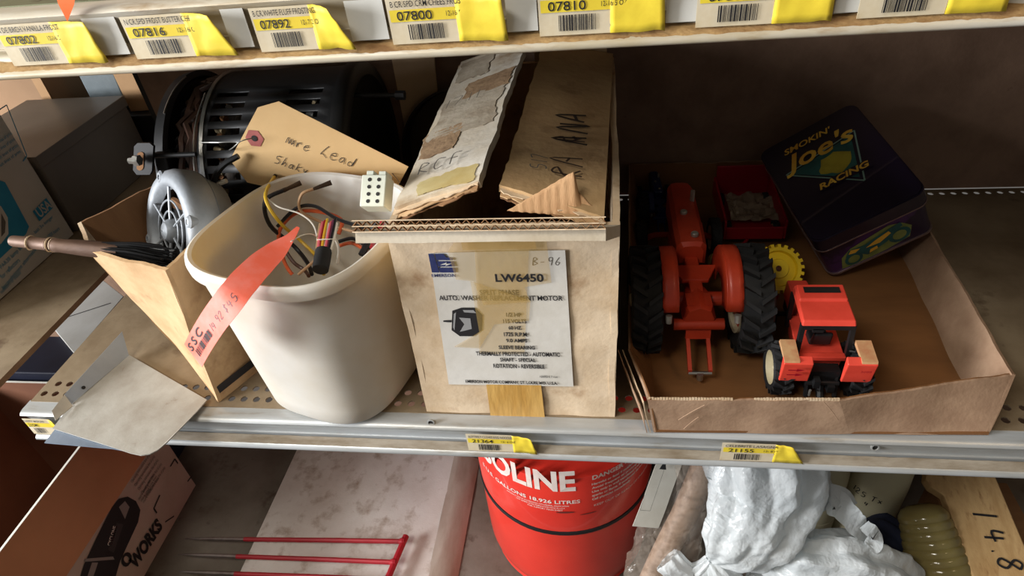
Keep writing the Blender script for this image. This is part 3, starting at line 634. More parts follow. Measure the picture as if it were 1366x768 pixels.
# ------------------------------------------------------------------ grey motor in the small carton
gn = V((-.56, -.70, .44)).normalized(); gc = V((-.380, .112, .166))
gm = thing('fan_motor', 'grey cast motor with ribbed grille end, standing in the small kraft carton', 'motor', gc-Z*.16)
ga = (Z-gn*Z.dot(gn)).normalized(); gb = gn.cross(ga)
part('body', MB().lathe([(.020, -.052), (.046, -.052), (.054, -.048), (.061, -.030), (.067, -.024), (.0685, -.006), (.066, .002), (.061, .006), (.054, .0065), (.050, .004), (.046, -.004)], gc, gn, 48, cap=False), M_grey, gm, angle=45)
part('inner_ring', MB().lathe([(.046, -.004), (.046, -.016), (.001, -.016)], gc, gn, 40, cap=False), M_dark, gm)
for r_ in (.022, .034):
    part('grille_ring', MB().tube([gc+gn*.002+ga*r_*math.cos(k*pi/16)+gb*r_*math.sin(k*pi/16) for k in range(33)], .0011, 6), M_grey, gm)
for k in range(6):
    d = ga*math.cos(k*pi/3+.2)+gb*math.sin(k*pi/3+.2)
    part('grille_spoke', MB().tube([gc+d*.010+gn*.002, gc+d*.049+gn*.003], .0016, 6), M_grey, gm)
part('hub', MB().lathe([(.014, -.010), (.013, .004), (.009, .009), (.001, .011)], gc, gn, 24, cap=False), M_grey, gm)
for k in range(4):
    d = ga*math.cos(k*pi/2+.5)+gb*math.sin(k*pi/2+.5); c = gc+d*.060+gn*.004
    lg_ = part('mounting_lug', MB().lathe([(.0075, -.012), (.0075, .001), (.005, .003), (.0028, .003), (.0028, -.004)], c, gn, 16, cap=False), M_grey, gm)
c = gc+(gb*-.055-ga*.030)+gn*.004
part('terminal_recess', MB().cbox(c, (.012, .024, .006), Matrix((gb, ga, gn)).transposed()), M_dark, gm, smooth=False, bevel=.001)
part('cradle_foot', MB().cbox(gc-gn*.030-Z*.108, (.04, .04, .120)), M_dark, gm, smooth=False, bevel=.003)
part('vent_rib', MB().lathe([(.0635, -.029), (.0655, -.027), (.0635, -.0255)], gc, gn, 48, cap=False), M_grey, gm)
# brush lying across the carton edge
br = thing('paint_brush', 'brown turned brush handle with dark bristles sticking out of the small carton', 'brush', (-.45, .075, .187))
b0, b1 = at(15, 321, z=.2015), at(205, 340, z=.176); bd = (b0-b1).normalized(); bl_ = (b0-b1).length
prof_ = [(.0050, 0), (.0058, .002), (.0060, .016), (.0066, .018), (.0064, .020), (.0062, .036), (.0074, .038), (.0062, .041), (.0076, .044), (.0070, .050), (.0084, .075), (.0086, .095), (.0078, .112)]
part('handle', MB().lathe(prof_, b0, -bd, 16), M_rust, br)
for h_ in (.0195, .0395, .0435):
    part('handle_ring', MB().lathe([(.0070, h_-.001), (.0079, h_), (.0070, h_+.001)], b0, -bd, 16, cap=False), M_cardpale, br)
mbb = MB(); r_ = random.Random(3)
for k in range(90):
    a_, s_ = r_.uniform(0, 2*pi), r_.uniform(.2, 1); e1_ = bd.orthogonal().normalized(); e2_ = bd.cross(e1_); q = (e1_*math.cos(a_)+e2_*math.sin(a_))*s_
    p0 = b0-bd*.094+q*.0080; p1 = b0-bd*(.115+.02*r_.random())+q*.012; p2 = b0-bd*(.150+.016*r_.random())+q*.017-Z*.006
    mbb.tube([p0, p1, p2], [.0011, .0012, .0005], 4)
part('bristles', mbb, M_black, br, kind='stuff')

# ------------------------------------------------------------------ black motor housing
dm = thing('blower_motor', 'large black slotted motor housing with exposed windings behind the bucket', 'motor', (-.34, .310, 0))
da = V((.985, .06, -.02)).normalized(); dc = V((-.300, .316, .136)); R_ = .125; HL = .085
up = (Z-da*Z.dot(da)).normalized(); fr = up.cross(da)          # fr points to the back
def dpt(h, ang, r): return dc+da*h+(up*math.cos(ang)-fr*-math.sin(ang)*-1)*r if False else dc+da*h+up*(math.cos(ang)*r)-Y*(math.sin(ang)*r)
M_wind0 = mat('copper_bit', (150, 104, 64), (110, 74, 48), 40, .4, .4)
# shell: columns along the axis, rows round it; slots are left open
cols = [-HL, -HL+.012, -HL+.052, .018, .060, HL-.010, HL]
nr = 88; mbs = MB(); mm = len(cols)
for k in range(nr):
    for c in cols: mbs.v.append(dpt(c, 2*pi*k/nr, R_))
for k in range(nr):
    for c in range(mm-1):
        if c in (1, 3) and k % 2 == 0 and 4 <= k <= 36: continue
        mbs.f.append([k*mm+c, k*mm+c+1, ((k+1) % nr)*mm+c+1, ((k+1) % nr)*mm+c])
o_ = part('shell', mbs, M_black, dm, angle=50); so_ = o_.modifiers.new('t', 'SOLIDIFY'); so_.thickness = .003; so_.offset = -1
part('end_ring', MB().lathe([(R_-.004, HL-.012), (R_+.004, HL-.012), (R_+.005, HL+.002), (R_+.002, HL+.006), (R_-.012, HL+.007), (R_-.016, HL+.002), (.03, HL-.006), (.001, HL-.006)], dc, da, 60, cap=False), M_black, dm, angle=50)
part('front_rim', MB().lathe([(R_-.004, -HL+.003), (R_+.0015, -HL+.002), (R_+.002, -HL-.002), (R_-.004, -HL-.002)], dc, da, 60, cap=False), M_steel, dm)
part('stator_core', MB().lathe([(.03, -HL+.012), (.104, -HL+.012), (.106, -.02), (.104, HL-.03), (.03, HL-.03)], dc, da, 40), mat('lamination', (70, 58, 46), (38, 32, 28), 60, .5, .4, .3, 90, stretch=(6, 1, 1)), dm)
M_wind = mat('varnished_windings', (86, 60, 48), (44, 32, 28), 26, .32, .2, .5, 60, coat=.5)
M_creamw = mat('cream_insulation', (196, 178, 140), (150, 132, 100), 40, .6)
for k in range(4, 38):                                          # paper slot liners seen through the slots
    a = 2*pi*(k+.5)/88
    part('slot_liner', MB().tube([dpt(-HL+.016+.004*(k % 3), a, R_-.012), dpt(-HL+.026, a+.03, R_-.010)], .0040, 6), (M_creamw, M_wind0, M_steel)[k % 3], dm)
    part('slot_liner', MB().tube([dpt(.036+.005*(k % 3), a, R_-.012), dpt(.050, a+.02, R_-.012)], .0034, 6), (M_wind0, M_steel, M_creamw)[k % 3], dm)
r_ = random.Random(5); mbw = []
for k in range(34):                                             # coils of magnet wire laced at the open end
    rr = R_-.050+.040*r_.random(); h = -HL-.002-.024*r_.random()
    ps = [dpt(h+.006*math.sin(a*3+k), a*2*pi/40, rr+.005*math.sin(a*.7+k)) for a in range(41)]
    mbw.append(MB().tube(ps, .0036+.002*r_.random(), 6))
for m_ in mbw: part('winding_coil', m_, M_wind, dm)
r_ = random.Random(9)
for k in range(14):                                             # lacing straps across the coils
    a = .25+k*.16; part('lacing_strap', MB().tube(curve([dpt(-HL+.004, a, R_-.012), dpt(-HL-.030, a+.04*r_.uniform(-1, 1), R_-.012), dpt(-HL-.042, a+.05, R_-.034), dpt(-HL-.030, a+.05, R_-.060)], 4), .0032, 6), M_blackr, dm)
part('capacitor_block', MB().cbox(dpt(-HL-.040, 1.15, R_-.006), (.016, .020, .060), Matrix.Rotation(-.28, 3, 'X')), M_black, dm, smooth=False, bevel=.002, label='dark grey thermal protector block')
# bracket plate at the left end
ph = -HL-.050
mbp = MB().lathe([(.118, 0), (R_+.002, 0), (R_+.004, .012), (.122, .014), (.118, .010)], dc+da*(ph-.008), da, 60, cap=False)
part('end_plate', mbp.lathe([(.02, .003), (.122, .003), (.122, .009), (.02, .009)], dc+da*(ph-.008), da, 48), M_black, dm, angle=50)
for a in (.0, 1.35, 2.6): part('plate_rim_highlight', MB().tube([dpt(ph+.006, a+k*.05, R_+.004) for k in range(12)], .0009, 5), M_steel, dm)
lugc = dpt(ph-.004, 1.72, R_+.004)
def lug(mb, c):
    o = c; u_, v_ = da, (up*.95-Y*-.0).normalized()
    return mb
lo = at(180, 232, y=.185); lu = at(205, 232, y=.185)-lo; lz = at(182, 190, y=.195)-lo
lw = lu.length
lp = part('mounting_bracket', MB().prism([(0, .006), (.005, 0), (lw*.9, 0), (lw, .005), (lw, lz.length*.9), (lw*.8, lz.length), (.004, lz.length), (0, lz.length*.9)], lo, lu.normalized(), lz.normalized(), .004), M_black, dm, smooth=False)
ls_ = lo+lu.normalized()*(lw*.38)+lz.normalized()*(lz.length*.36)+lu.cross(lz).normalized()*.0045
part('bracket_slot', MB().prism([(.0045*math.cos(a)+.0, (.010 if math.sin(a) > 0 else -.004)+.0045*math.sin(a)) for a in [k*pi/6 for k in range(12)]], ls_, lu.normalized(), lz.normalized(), .0003), M_carddark, lp, smooth=False)
part('bracket_arm', MB().tube([lo+lu*.9+lz*.5+Y*.006, lo+lu*.9+lz*.5+Y*.006+da*.05], .003, 8), M_black, dm)
for (u, v, y_) in ((178, 214, .178), (203, 88, .29)):
    c = at(u, v, y=y_); part('hex_bolt', MB().lathe([(.0065, 0), (.0065, .006), (.0036, .0062), (.0036, .013), (.001, .014)], c+X*.008, -da, 6), M_steel, dm, smooth=False)
part('through_bolt', MB().tube([at(470, 127, y=.30), at(532, 127, y=.30)], .0030, 8).tube([at(528, 127, y=.30), at(540, 127, y=.30)], .0060, 8), M_black, dm)
part('binding_wire', MB().tube(curve([dpt(-HL-.003, a, R_+.0015) for a in (.3, .7, 1.1, 1.5)], 6), .0009, 5), M_steel, dm)
# loose lead ends between motor and bucket
for u, v, c, du, dv, lb in ((285, 262, 'pink', 12, 14, 'pink lead end between black motor and bucket'), (292, 245, 'white', 10, -4, 'white lead end between black motor and bucket'), (284, 290, 'yellow', 16, -4, 'yellow lead end between black motor and bucket'), (290, 268, 'orange', -8, -14, 'orange lead end between black motor and bucket')):
    ps = curve([at(u-6, v+6, y=.172), at(u, v, y=.166), at(u+du, v+dv, y=.166)], 5)
    t = thing('lead_end', lb, 'wire', ps[0], group='lead ends beside the bucket'); part('insulation', MB().tube(ps, .0028, 7), M_wire[c], t)
solo('motor_cable', MB().tube(curve([at(318, 208, y=.175), at(296, 222, y=.168), at(284, 245, y=.165), at(280, 275, y=.168), at(284, 305, y=.172)], 6), .0034, 8), M_black, 'black cable curving down beside the manila tag', 'cable', at(284, 305, y=.172))
# dark round pan standing behind the motor carton
pn = solo('round_pan', MB().lathe([(.012, 0), (.085, 0), (.090, .003), (.094, .020), (.096, .030), (.093, .031), (.088, .008), (.012, .006)], (-.105, .432, .0985), (.05, -1, .12), 48), mat('dark_pan', (62, 50, 38), (44, 36, 28), 10, .5, .4), 'dark round metal pan leaning on the back panel behind the bolt', 'pan', (-.105, .432, 0))

solo('lit_wall_panel', MB().panel((-.200, .430, .001), (-.155, .430, .001), (-.130, .445, .35), (-.200, .445, .35), .003, 6, 6, .001), mat('lit_wall_tan', (206, 178, 146), (188, 160, 128), 8, .8), 'added pale tan panel standing in for the lit back wall right of the black motor', 'lit patch', (-.22, .435, 0))  # added panel; its pale tan stands for a lit stretch of wall

# ------------------------------------------------------------------ cartons in the neighbouring bay
M_usa = mat('white_carton', (200, 196, 186), (186, 180, 168), 6, .6, 0, .05)
M_teal = mat('teal_print', (36, 128, 164), (44, 138, 172), 30, .6)
uc = thing('printed_carton', 'white carton with teal print and a USA badge at far left', 'box', (-.85, .2, 0))
part('body', MB().box((-.98, .12, .0005), (-.771, .356, .335)), M_usa, uc, smooth=False, bevel=.0015)
UF = frame((-.7705, 0, 0), Y, Z, .0004)
def up_(u, v): p = at(u, v, x=-.771); return p.y, p.z
polyprint([[up_(*p) for p in ((0, 241), (6, 243), (38, 302), (34, 312), (0, 344), (-20, 360), (-20, 220))]], UF, M_teal, uc, 'teal_panel')
tl_ = [up_(0, 275), up_(9, 290), up_(10, 312), up_(0, 325), up_(-12, 330), up_(-12, 268)]
tb_ = polyprint([tl_], UF, M_usa, uc, 'bulb_print', layer=3)
polyprint([[up_(0, 284), up_(6, 296), up_(5, 310), up_(0, 316)]], UF, M_inkg, tb_, 'bulb_shading', layer=4)
polyprint([[up_(*p) for p in ((43, 282), (61, 264), (70, 277), (52, 295))]], UF, M_teal, uc, 'badge')
def utx(s, a, b, hh, m=M_teal, bold=0):     # text from photo point a to b on the carton side
    p, q = up_(*a), up_(*b); d = V((q[0]-p[0], q[1]-p[1])); 
    fm = frame((-.7705, p[0], p[1]), V((0, d.x, d.y)), V((0, -d.y, d.x)), .0004)
    text(s, fm, 0, 0, m, uc, d.length, hh, bold=bold, layer=3)
utx('USA', (53, 291), (69, 276), .016, M_usa, .02)
utx('last 3x longer', (47, 313), (71, 291), .007); utx('1000 hours', (64, 318), (79, 306), .006)
utx('PAR38 lamp base', (2, 360), (34, 328), .008); utx('for reflectors', (2, 372), (26, 348), .007); utx('Incandescent alternative', (4, 386), (50, 331), .006); utx('outdoors or indoor', (1, 392), (28, 364), .006)
for k in range(4): utx('110 watt lines of print', (-14+k*1.5, 201+k*10), (16+k*4, 180+k*8), .006)
bo_ = [up_(*p) for p in ((-20, 232), (-20, 158), (8, 140), (35, 208), (30, 215))]
for a, b in zip(bo_, bo_[1:]):
    d = V((b[0]-a[0], b[1]-a[1])).normalized(); n_ = V((-d.y, d.x))*.0008
    polyprint([[(a[0]+n_.x, a[1]+n_.y), (a[0]-n_.x, a[1]-n_.y), (b[0]-n_.x, b[1]-n_.y), (b[0]+n_.x, b[1]+n_.y)]], UF, M_teal, uc, 'print_border')
M_gbox = mat('grey_brown_carton', (112, 104, 94), (94, 86, 76), 4, .42, 0, .06, 40)
gx = thing('grey_carton', 'closed grey brown carton behind the printed carton', 'box', (-.86, .46, 0))
part('body', MB().box((-.96, .366, .0005), (-.767, .595, .125)), M_gbox, gx, smooth=False, bevel=.001)
part('lid', MB().box((-.963, .363, .118), (-.764, .598, .137)), M_gbox, gx, smooth=False, bevel=.001)
M_tan = mat('tan_carton', (170, 136, 102), (156, 122, 90), 5, .75, 0, .08)
M_tanl = mat('light_tan_carton', (196, 156, 112), (180, 140, 98), 5, .75, 0, .08)
solo('shadow_block', MB().box((-1.25, .612, .0005), (-.70, .80, .092)), M_black, 'added low block behind the grey carton, black for the shadow under the tan cartons', 'block', (-.97, .7, 0), smooth=False, bevel=.003)  # added block; its black stands for the shadow gap under the tan cartons
t_ = thing('tan_carton', 'tan carton at the far left corner under the upper rail', 'box', (-1.05, .70, .0925))
part('body', MB().hexa([(-1.25, .615, .0925), (-.925, .615, .0925), (-.885, .72, .0925), (-1.2, .74, .0925), (-1.25, .615, .31), (-.925, .615, .31), (-.885, .72, .31), (-1.2, .74, .31)]), M_tan, t_, smooth=False, bevel=.001)
part('corner_tape', MB().box((-.945, .6135, .093), (-.926, .6148, .309)), M_tanl, t_, smooth=False)
solo('plastic_packet', MB().hexa([(-.872, .64, .0925), (-.805, .645, .0925), (-.80, .72, .0925), (-.87, .74, .0925), (-.880, .65, .30), (-.800, .655, .30), (-.80, .72, .30), (-.875, .73, .30)]), mat('blue_grey_plastic', (128, 138, 142), (104, 114, 118), 12, .3, 0, .4, 30), 'blue grey plastic packet between two tan cartons', 'packet', (-.84, .68, .0925), bevel=.004)
solo('tan_carton', MB().hexa([(-.792, .63, .0925), (-.722, .635, .0925), (-.715, .72, .0925), (-.785, .74, .0925), (-.792, .63, .31), (-.722, .635, .31), (-.715, .72, .31), (-.785, .74, .31)]), M_tanl, 'narrow light tan carton right of the blue grey packet', 'box', (-.755, .68, .0925), smooth=False, bevel=.001)
# seen through the gap between the two bays
solo('navy_box', MB().box((-1.20, .335, ZL+.0005), (-.90, .44, -.3125)), mat('navy_carton', (26, 30, 48), (18, 20, 34), 8, .5), 'dark navy box in the gap beside the left shelf end', 'box', (-1.05, .39, ZL), smooth=False, bevel=.002)
wp = [at(128, 366, z=-.30), at(70, 436, z=-.30), at(99, 471, z=-.30), at(165, 395, z=-.30)]
ws = thing('white_panel', 'white board with a dark seam lying in the gap beside the left shelf end', 'panel', (-1.0, .45, -.312))
wx = [(p.x, p.y) for p in wp]
part('board', MB().prism(wx[::-1] if False else wx, (0, 0, -.312), X, Y, .012), M_white, ws, smooth=False, bevel=.001)
sa, sb = at(86, 424, z=-.2997), at(148, 404, z=-.2997); d = (sb-sa).normalized(); n_ = V((-d.y, d.x, 0))*.0014
part('seam', MB().add([sa+n_, sa-n_, sb-n_, sb+n_], [(0, 1, 2, 3)]), M_dark, ws, smooth=False)

# ------------------------------------------------------------------ bent sheet metal on the deck front
M_sheet = mat('grey_primer_sheet', (178, 176, 168), (156, 150, 140), 20, .4, .15, .12, 200, c3=(120, 104, 86), s3=40, lo3=.66, hi3=.78)
M_sheetb = mat('blue_grey_sheet', (140, 152, 168), (120, 132, 148), 7, .35, .3, .1, 160)
s2 = thing('sheet_metal', 'blue grey sheet metal piece poking out below the bent sheet', 'sheet metal', (-.46, -.03, 0))
o = [(p.x, p.y) for p in (at(59, 590, z=.002), at(75, 570, z=.002), at(120, 545, z=.002), at(180, 560, z=.002), at(178, 603, z=.002), at(150, 598, z=.002))]
part('plate', MB().prism(o, (0, 0, .0006), X, Y, .0012), M_sheetb, s2, smooth=False)
s1_ = thing('sheet_metal', 'bent grey sheet metal bracket overhanging the shelf front at left', 'sheet metal', (-.43, .01, .002))
cr = [at(*p, z=.006) for p in ((172, 473), (276, 533), (263, 548), (222, 590))]+[at(*p, z=.004) for p in ((210, 600), (200, 605), (188, 607), (174, 604), (150, 596), (70, 571), (95, 539))]
mbq = MB(); cen = V((-.43, .0, .006)); n_ = len(cr)
part('plate', MB().add(cr+[p-Z*.0014 for p in cr], [list(range(n_)), [n_+k for k in range(n_)][::-1]]+[(k, n_+k, n_+(k+1) % n_, (k+1) % n_) for k in range(n_)]), M_sheet, s1_, smooth=False)
fa0, fa1 = at(95, 539, z=.005), at(172, 474, z=.006); fb1, fb0 = at(163, 442, z=.030), at(86, 526, z=.016)
part('flange', MB().panel(fa0, fa1, fb1, fb0, .0013, 8, 2), M_sheetb, s1_)
part('flange_tab', MB().panel(at(74, 560, z=.010), at(97, 541, z=.006), at(86, 526, z=.016), at(69, 548, z=.013), .0013, 2, 2), M_sheet, s1_)
part('flange_hole', MB().lathe([(.0001, 0), (.0022, 0)], fa0.lerp(fa1, .25)+(fb0-fa0)*.45+V((.0012, -.0012, .0005)), V((.75, -.6, .3)), 10, cap=False), M_dark, s1_)
# ------------------------------------------------------------------ cardboard tray
tr = thing('cardboard_tray', 'shallow kraft cardboard tray holding the toys, right end of the shelf', 'tray', (.31, .2, 0))
TFL, TFR, TBR, TBL = V((.146, -.015, .001)), at(1318, 580, z=.001), V((.482, .430, .001)), V((.148, .430, .001))
UFL, UFR, UBR, UBL = at(864, 533, z=.049), at(1355, 500, z=.050), V((.489, .438, .056)), V((.130, .438, .058)); ULM = at(838, 466, z=.050)
UBR.x = .489
part('floor_panel', MB().prism([(p.x, p.y) for p in (TFL, TFR, TBR, TBL)], (0, 0, .001), X, Y, .003), M_trayin, tr, smooth=False)
def wall2(name, a, b, c, d, mo_, mi_, **k):      # outer and inner faces have their own liner colour
    o = part(name, MB().panel(a, b, c, d, .0022, **k), mo_, tr)
    i = V((0, 0, 0)); n = (V(b)-V(a)).cross(V(d)-V(a)).normalized()*-.0023
    part('inner_liner', MB().panel(V(a)+n, V(b)+n, V(c)+n, V(d)+n, .0012, **k), mi_, o)
    return o
TFM = TFL.lerp(TFR, .60); UFM = at(1120, 534, y=-.0125)
wall2('front_wall', TFL, TFM, UFM, UFL, M_tray, M_trayin, nu=90, nv=8, amp=.0016, freq=22, edge=.0010, seed=3)
wall2('front_wall', TFM, TFR, UFR, UFM, M_tray, M_trayin, nu=60, nv=8, amp=.0016, freq=22, edge=.0008, seed=3)
wall2('side_wall', TFR, TBR, UBR, UFR, M_tray, M_tray, nu=40, nv=6, amp=.0020, freq=16, edge=.0008, seed=4)
wall2('back_wall', TBR, TBL, UBL, UBR, M_tray, M_trayin, nu=30, nv=4, amp=.0012, freq=16, edge=.0012, seed=5)
wall2('side_wall', TBL, TFL.lerp(TBL, .16), ULM, UBL, M_tray, M_trayin, nu=30, nv=4, amp=.0010, freq=16, edge=.0008, seed=6)
wall2('side_wall', TFL.lerp(TBL, .16), TFL, UFL, ULM, M_tray, M_trayin, nu=10, nv=4, amp=.0010, freq=16, edge=.0008, seed=7)
# torn liner plies standing along the left front corner
for k in range(2):
    d = V((-.0035-.003*k, -.001, 0)); part('torn_ply', MB().panel(TFL+d, TFL.lerp(ULM, .3)+d, ULM+d*1.6+Z*.001, UFL+d-Z*(.004+.004*k), .0008, 10, 3, .0012, 50, .002, 20+k), M_tray if k else M_cardpale, tr)
mb_ = MB(); r_ = random.Random(2)
for k in range(64):
    f = .01+.985*k/63
    if .45 < f < .56: continue
    p = UFL.lerp(UFM, f)+V((0, .0012, -.0004)); s_ = .0012+.0008*r_.random()
    mb_.cbox(p+Z*.0004, (.0022, .0018, s_*1.6))
part('flute_crests', mb_, M_cardpale, tr, smooth=False, kind='stuff')
# creases pressed in the front wall
for (ua, va, ub, vb) in ((905, 560, 940, 540), (1098, 535, 1118, 560), (912, 572, 932, 556)):
    a, b = at(ua, va, y=-.0172), at(ub, vb, y=-.0172)
    part('crease', MB().tube(curve([a, a.lerp(b, .5)+Z*.001, b], 3), .0004, 5), M_tray, tr)

# ------------------------------------------------------------------ toy tractors
M_orange = mat('toy_orange_paint', (192, 62, 34), (176, 54, 30), 40, .42, .05, .05, c3=(140, 120, 92), s3=55, lo3=.70, hi3=.74, coat=.1)
M_red = mat('toy_red_paint', (222, 74, 58), (210, 66, 50), 40, .35, 0, .03, coat=.2)
M_maroon = mat('toy_maroon_plastic', (150, 16, 34), (136, 12, 28), 20, .4)
M_blue = mat('toy_blue_paint', (24, 44, 104), (18, 34, 84), 30, .4)
M_cream = mat('cream_rim', (206, 196, 166), (188, 176, 142), 40, .5)
M_toyy = mat('toy_yellow_plastic', (238, 202, 30), (224, 184, 24), 20, .4)
M_wornm = mat('worn_zinc', (176, 172, 164), (150, 146, 138), 60, .45, .6)
def tire_mb(c, r, w, n=20, lug=.10, ax=X, inner=.62):
    """lugged tyre, axle along x"""
    c = V(c); mb = MB(); q = r*(1-lug)
    mb.lathe([(r*inner, -w*.36), (r*.80, -w*.5), (q*.97, -w*.42), (q, 0), (q*.97, w*.42), (r*.80, w*.5), (r*inner, w*.36), (r*inner, -w*.36)], c, X, 36, cap=False)
    for k in range(n):
        for s in (-1, 1):
            a = 2*pi*(k+(.5 if s > 0 else 0))/n; a2 = a+.55*2*pi/n
            def P(x, an, rr): return c+V((x, math.cos(an)*rr, math.sin(an)*rr))
            t = .13*2*pi/n
            lo_ = [P(s*w*.02, a2-t, q*.97), P(s*w*.02, a2+t, q*.97), P(s*w*.47, a+t, q*.93), P(s*w*.47, a-t, q*.93)]
            hi_ = [P(s*w*.02, a2-t, r), P(s*w*.02, a2+t, r), P(s*w*.45, a+t, r*.985), P(s*w*.45, a-t, r*.985)]
            mb.hexa(lo_+hi_)
    return mb
def classic_tractor(label, loc, rz, sc_, paint, rim, grp):
    t = thing('toy_tractor', label, 'toy tractor', loc, Matrix.Rotation(rz, 3, 'Z') @ Matrix.Scale(sc_, 3), grp)
    P = lambda n, mb, m, par=t, **k: part(n, mb, m, par, local=True, **k)
    # bonnet with rounded top
    def bon(y, w, z0, z1): return [V((-w, y, z0)), V((w, y, z0)), V((w, y, z1-.007)), V((w*.72, y, z1-.001)), V((w*.3, y, z1)), V((-w*.3, y, z1)), V((-w*.72, y, z1-.001)), V((-w, y, z1-.007))]
    mb = MB(); ss = [bon(.052, .0130, .070, .093), bon(.056, .0165, .066, .097), bon(.10, .0172, .064, .099), bon(.102, .0165, .064, .0985), bon(.175, .0160, .060, .100), bon(.188, .0140, .058, .096), bon(.190, .010, .06, .090)]
    for s in ss: mb.v += s
    mb.f = [[i*8+k, i*8+(k+1) % 8, (i+1)*8+(k+1) % 8, (i+1)*8+k] for i in range(len(ss)-1) for k in range(8)]+[list(range(8))[::-1], [(len(ss)-1)*8+k for k in range(8)]]
    hood = P('bonnet', mb, paint, angle=30)
    for y in (.066, .112): P('filler_cap', MB().lathe([(.0042, 0), (.0042, .0035), (.003, .0045), (.0001, .0045)], (.004 if y < .1 else -.003, y, .098), (0, 0, 1), 12, cap=False), M_wornm, hood)
    P('exhaust_stub', MB().tube([(.010, .140, .097), (.010, .140, .112)], .0028, 8), M_wornm, hood)
    P('engine_block', MB().box((-.012, .055, .036), (.012, .175, .064)).box((-.016, .075, .040), (.016, .14, .056)), paint, bevel=.002, smooth=False)
    P('transmission', MB().hexa([(-.008, -.004, .050), (.008, -.004, .050), (.0085, .056, .046), (-.0085, .056, .046), (-.007, -.004, .074), (.007, -.004, .074), (.0075, .056, .078), (-.0075, .056, .078)]), paint, bevel=.0015, smooth=False)
    P('driver_platform', MB().hexa([(-.014, .012, .072), (.014, .012, .072), (.025, .034, .076), (-.025, .034, .076), (-.014, .012, .077), (.014, .012, .077), (.025, .034, .081), (-.025, .034, .081)]), paint, bevel=.001, smooth=False)
    P('axle_housing', MB().tube([(-.046, 0, .060), (-.014, 0, .060), (.014, 0, .060), (.046, 0, .060)], [.0075, .0080, .0080, .0075], 14).cbox((-.042, 0, .060), (.008, .020, .020)).cbox((.042, 0, .060), (.008, .020, .020)), paint)
    P('gear_case', MB().lathe([(.0155, -.030), (.0175, -.026), (.0175, .0), (.014, .012)], (0, -.002, .058), (0, 1, 0), 8).cbox((0, -.016, .058), (.026, .02, .03)), paint, angle=30)
    P('lift_shaft', MB().tube([(-.026, -.030, .050), (.026, -.030, .050)], .0062, 12), paint)
    db = P('drawbar', MB().hexa([(-.013, -.030, .030), (.013, -.030, .030), (.012, -.024, .046), (-.012, -.024, .046), (-.013, -.036, .034), (.013, -.036, .034), (.013, -.032, .048), (-.013, -.032, .048)]).hexa([(-.0125, -.066, .012), (-.0085, -.066, .012), (-.0085, -.030, .032), (-.0125, -.030, .032), (-.0125, -.066, .017), (-.0085, -.066, .017), (-.0085, -.030, .038), (-.0125, -.030, .038)]).hexa([(.0085, -.066, .012), (.0125, -.066, .012), (.0125, -.030, .032), (.0085, -.030, .032), (.0085, -.066, .017), (.0125, -.066, .017), (.0125, -.030, .038), (.0085, -.030, .038)]), paint, smooth=False)
    P('hitch_pin', MB().tube([(0, -.068, .006), (0, -.068, .014)], .0035, 8).tube([(-.012, -.066, .013), (.012, -.066, .013)], .002, 6), M_steel, db)
    for s in (-1, 1):
        def fend(a, b):
            an = math.radians(8+150*a); rr = .0585; x = s*(.0245+.0155*b)
            return V((x, math.cos(an)*rr*.9+.004, .058+math.sin(an)*rr))
        fb = MB().grid(fend, 14, 3)
        fb.grid(lambda a, b: V((s*.0245, math.cos(math.radians(8+150*a))*(.030+.0285*b)*.9+.004, .058+math.sin(math.radians(8+150*a))*(.030+.0285*b))), 14, 2)
        o = P('fender', fb, paint); so = o.modifiers.new('t', 'SOLIDIFY'); so.thickness = .0022; so.offset = 0
        P('worn_edge', MB().tube([(s*.034, -.0475, .078), (s*.034, -.0505, .070)], [.0036, .0030], 8), M_wornm, o)
        w_ = P('rear_wheel', tire_mb((s*.0550, 0, .060), .060, .033, 20), M_blackr, angle=25)
        P('wheel_rim', MB().lathe([(.0375, -.011), (.0385, .0), (.0375, .011), (.034, .010), (.031, .004), (.014, .002), (.008, .008), (.0001, .009)], (s*.0550-s*.004, 0, .060), (-s, 0, 0), 32, cap=False), rim, w_)
        P('wheel_disc', MB().lathe([(.0335, .006), (.015, .0045), (.008, .010), (.0001, .011)], (s*.0550-s*.004, 0, .060), (-s, 0, 0), 28, cap=False), paint, w_)
        P('wheel_disc', MB().lathe([(.034, -.004), (.012, .003), (.006, .012), (.0001, .012)], (s*.0550+s*.004, 0, .060), (s, 0, 0), 24, cap=False), rim, w_)
        f_ = P('front_wheel', tire_mb((s*.047, .165, .026), .026, .014, 16, .04), M_blackr, angle=25)
        P('wheel_rim', MB().lathe([(.0162, .006), (.014, .001), (.006, .002), (.0001, .005)], (s*.047, .165, .026), (s, 0, 0), 20, cap=False), rim, f_)
        P('wheel_rim', MB().lathe([(.0162, .006), (.014, .001), (.006, .002), (.0001, .005)], (s*.047, .165, .026), (-s, 0, 0), 20, cap=False), rim, f_)
    P('front_axle', MB().tube([(-.044, .165, .026), (-.03, .165, .032), (.03, .165, .032), (.044, .165, .026)], .004, 8).box((-.006, .155, .032), (.006, .172, .062)), paint)
    if False: P('steering_wheel', MB().tube([V((.014*math.cos(k*pi/10), .046+.004*math.sin(k*pi/10), .1035+.013*math.sin(k*pi/10))) for k in range(21)], .0013, 6).tube([(0, .056, .085), (0, .046, .1035)], .0016, 6).tube([(-.014, .046, .1035), (.014, .046, .1035)], .001, 5), M_black)
    return t
classic_tractor('orange classic toy tractor seen from behind at the left of the tray', (.1945, .118, .0045), math.radians(1.5), 1.0, M_orange, M_cream, 'toy tractors in the tray')
classic_tractor('small dark blue toy tractor in the back left corner of the tray', (.172, .352, .0045), math.radians(4), .44, M_blue, M_wornm, 'toy tractors in the tray')

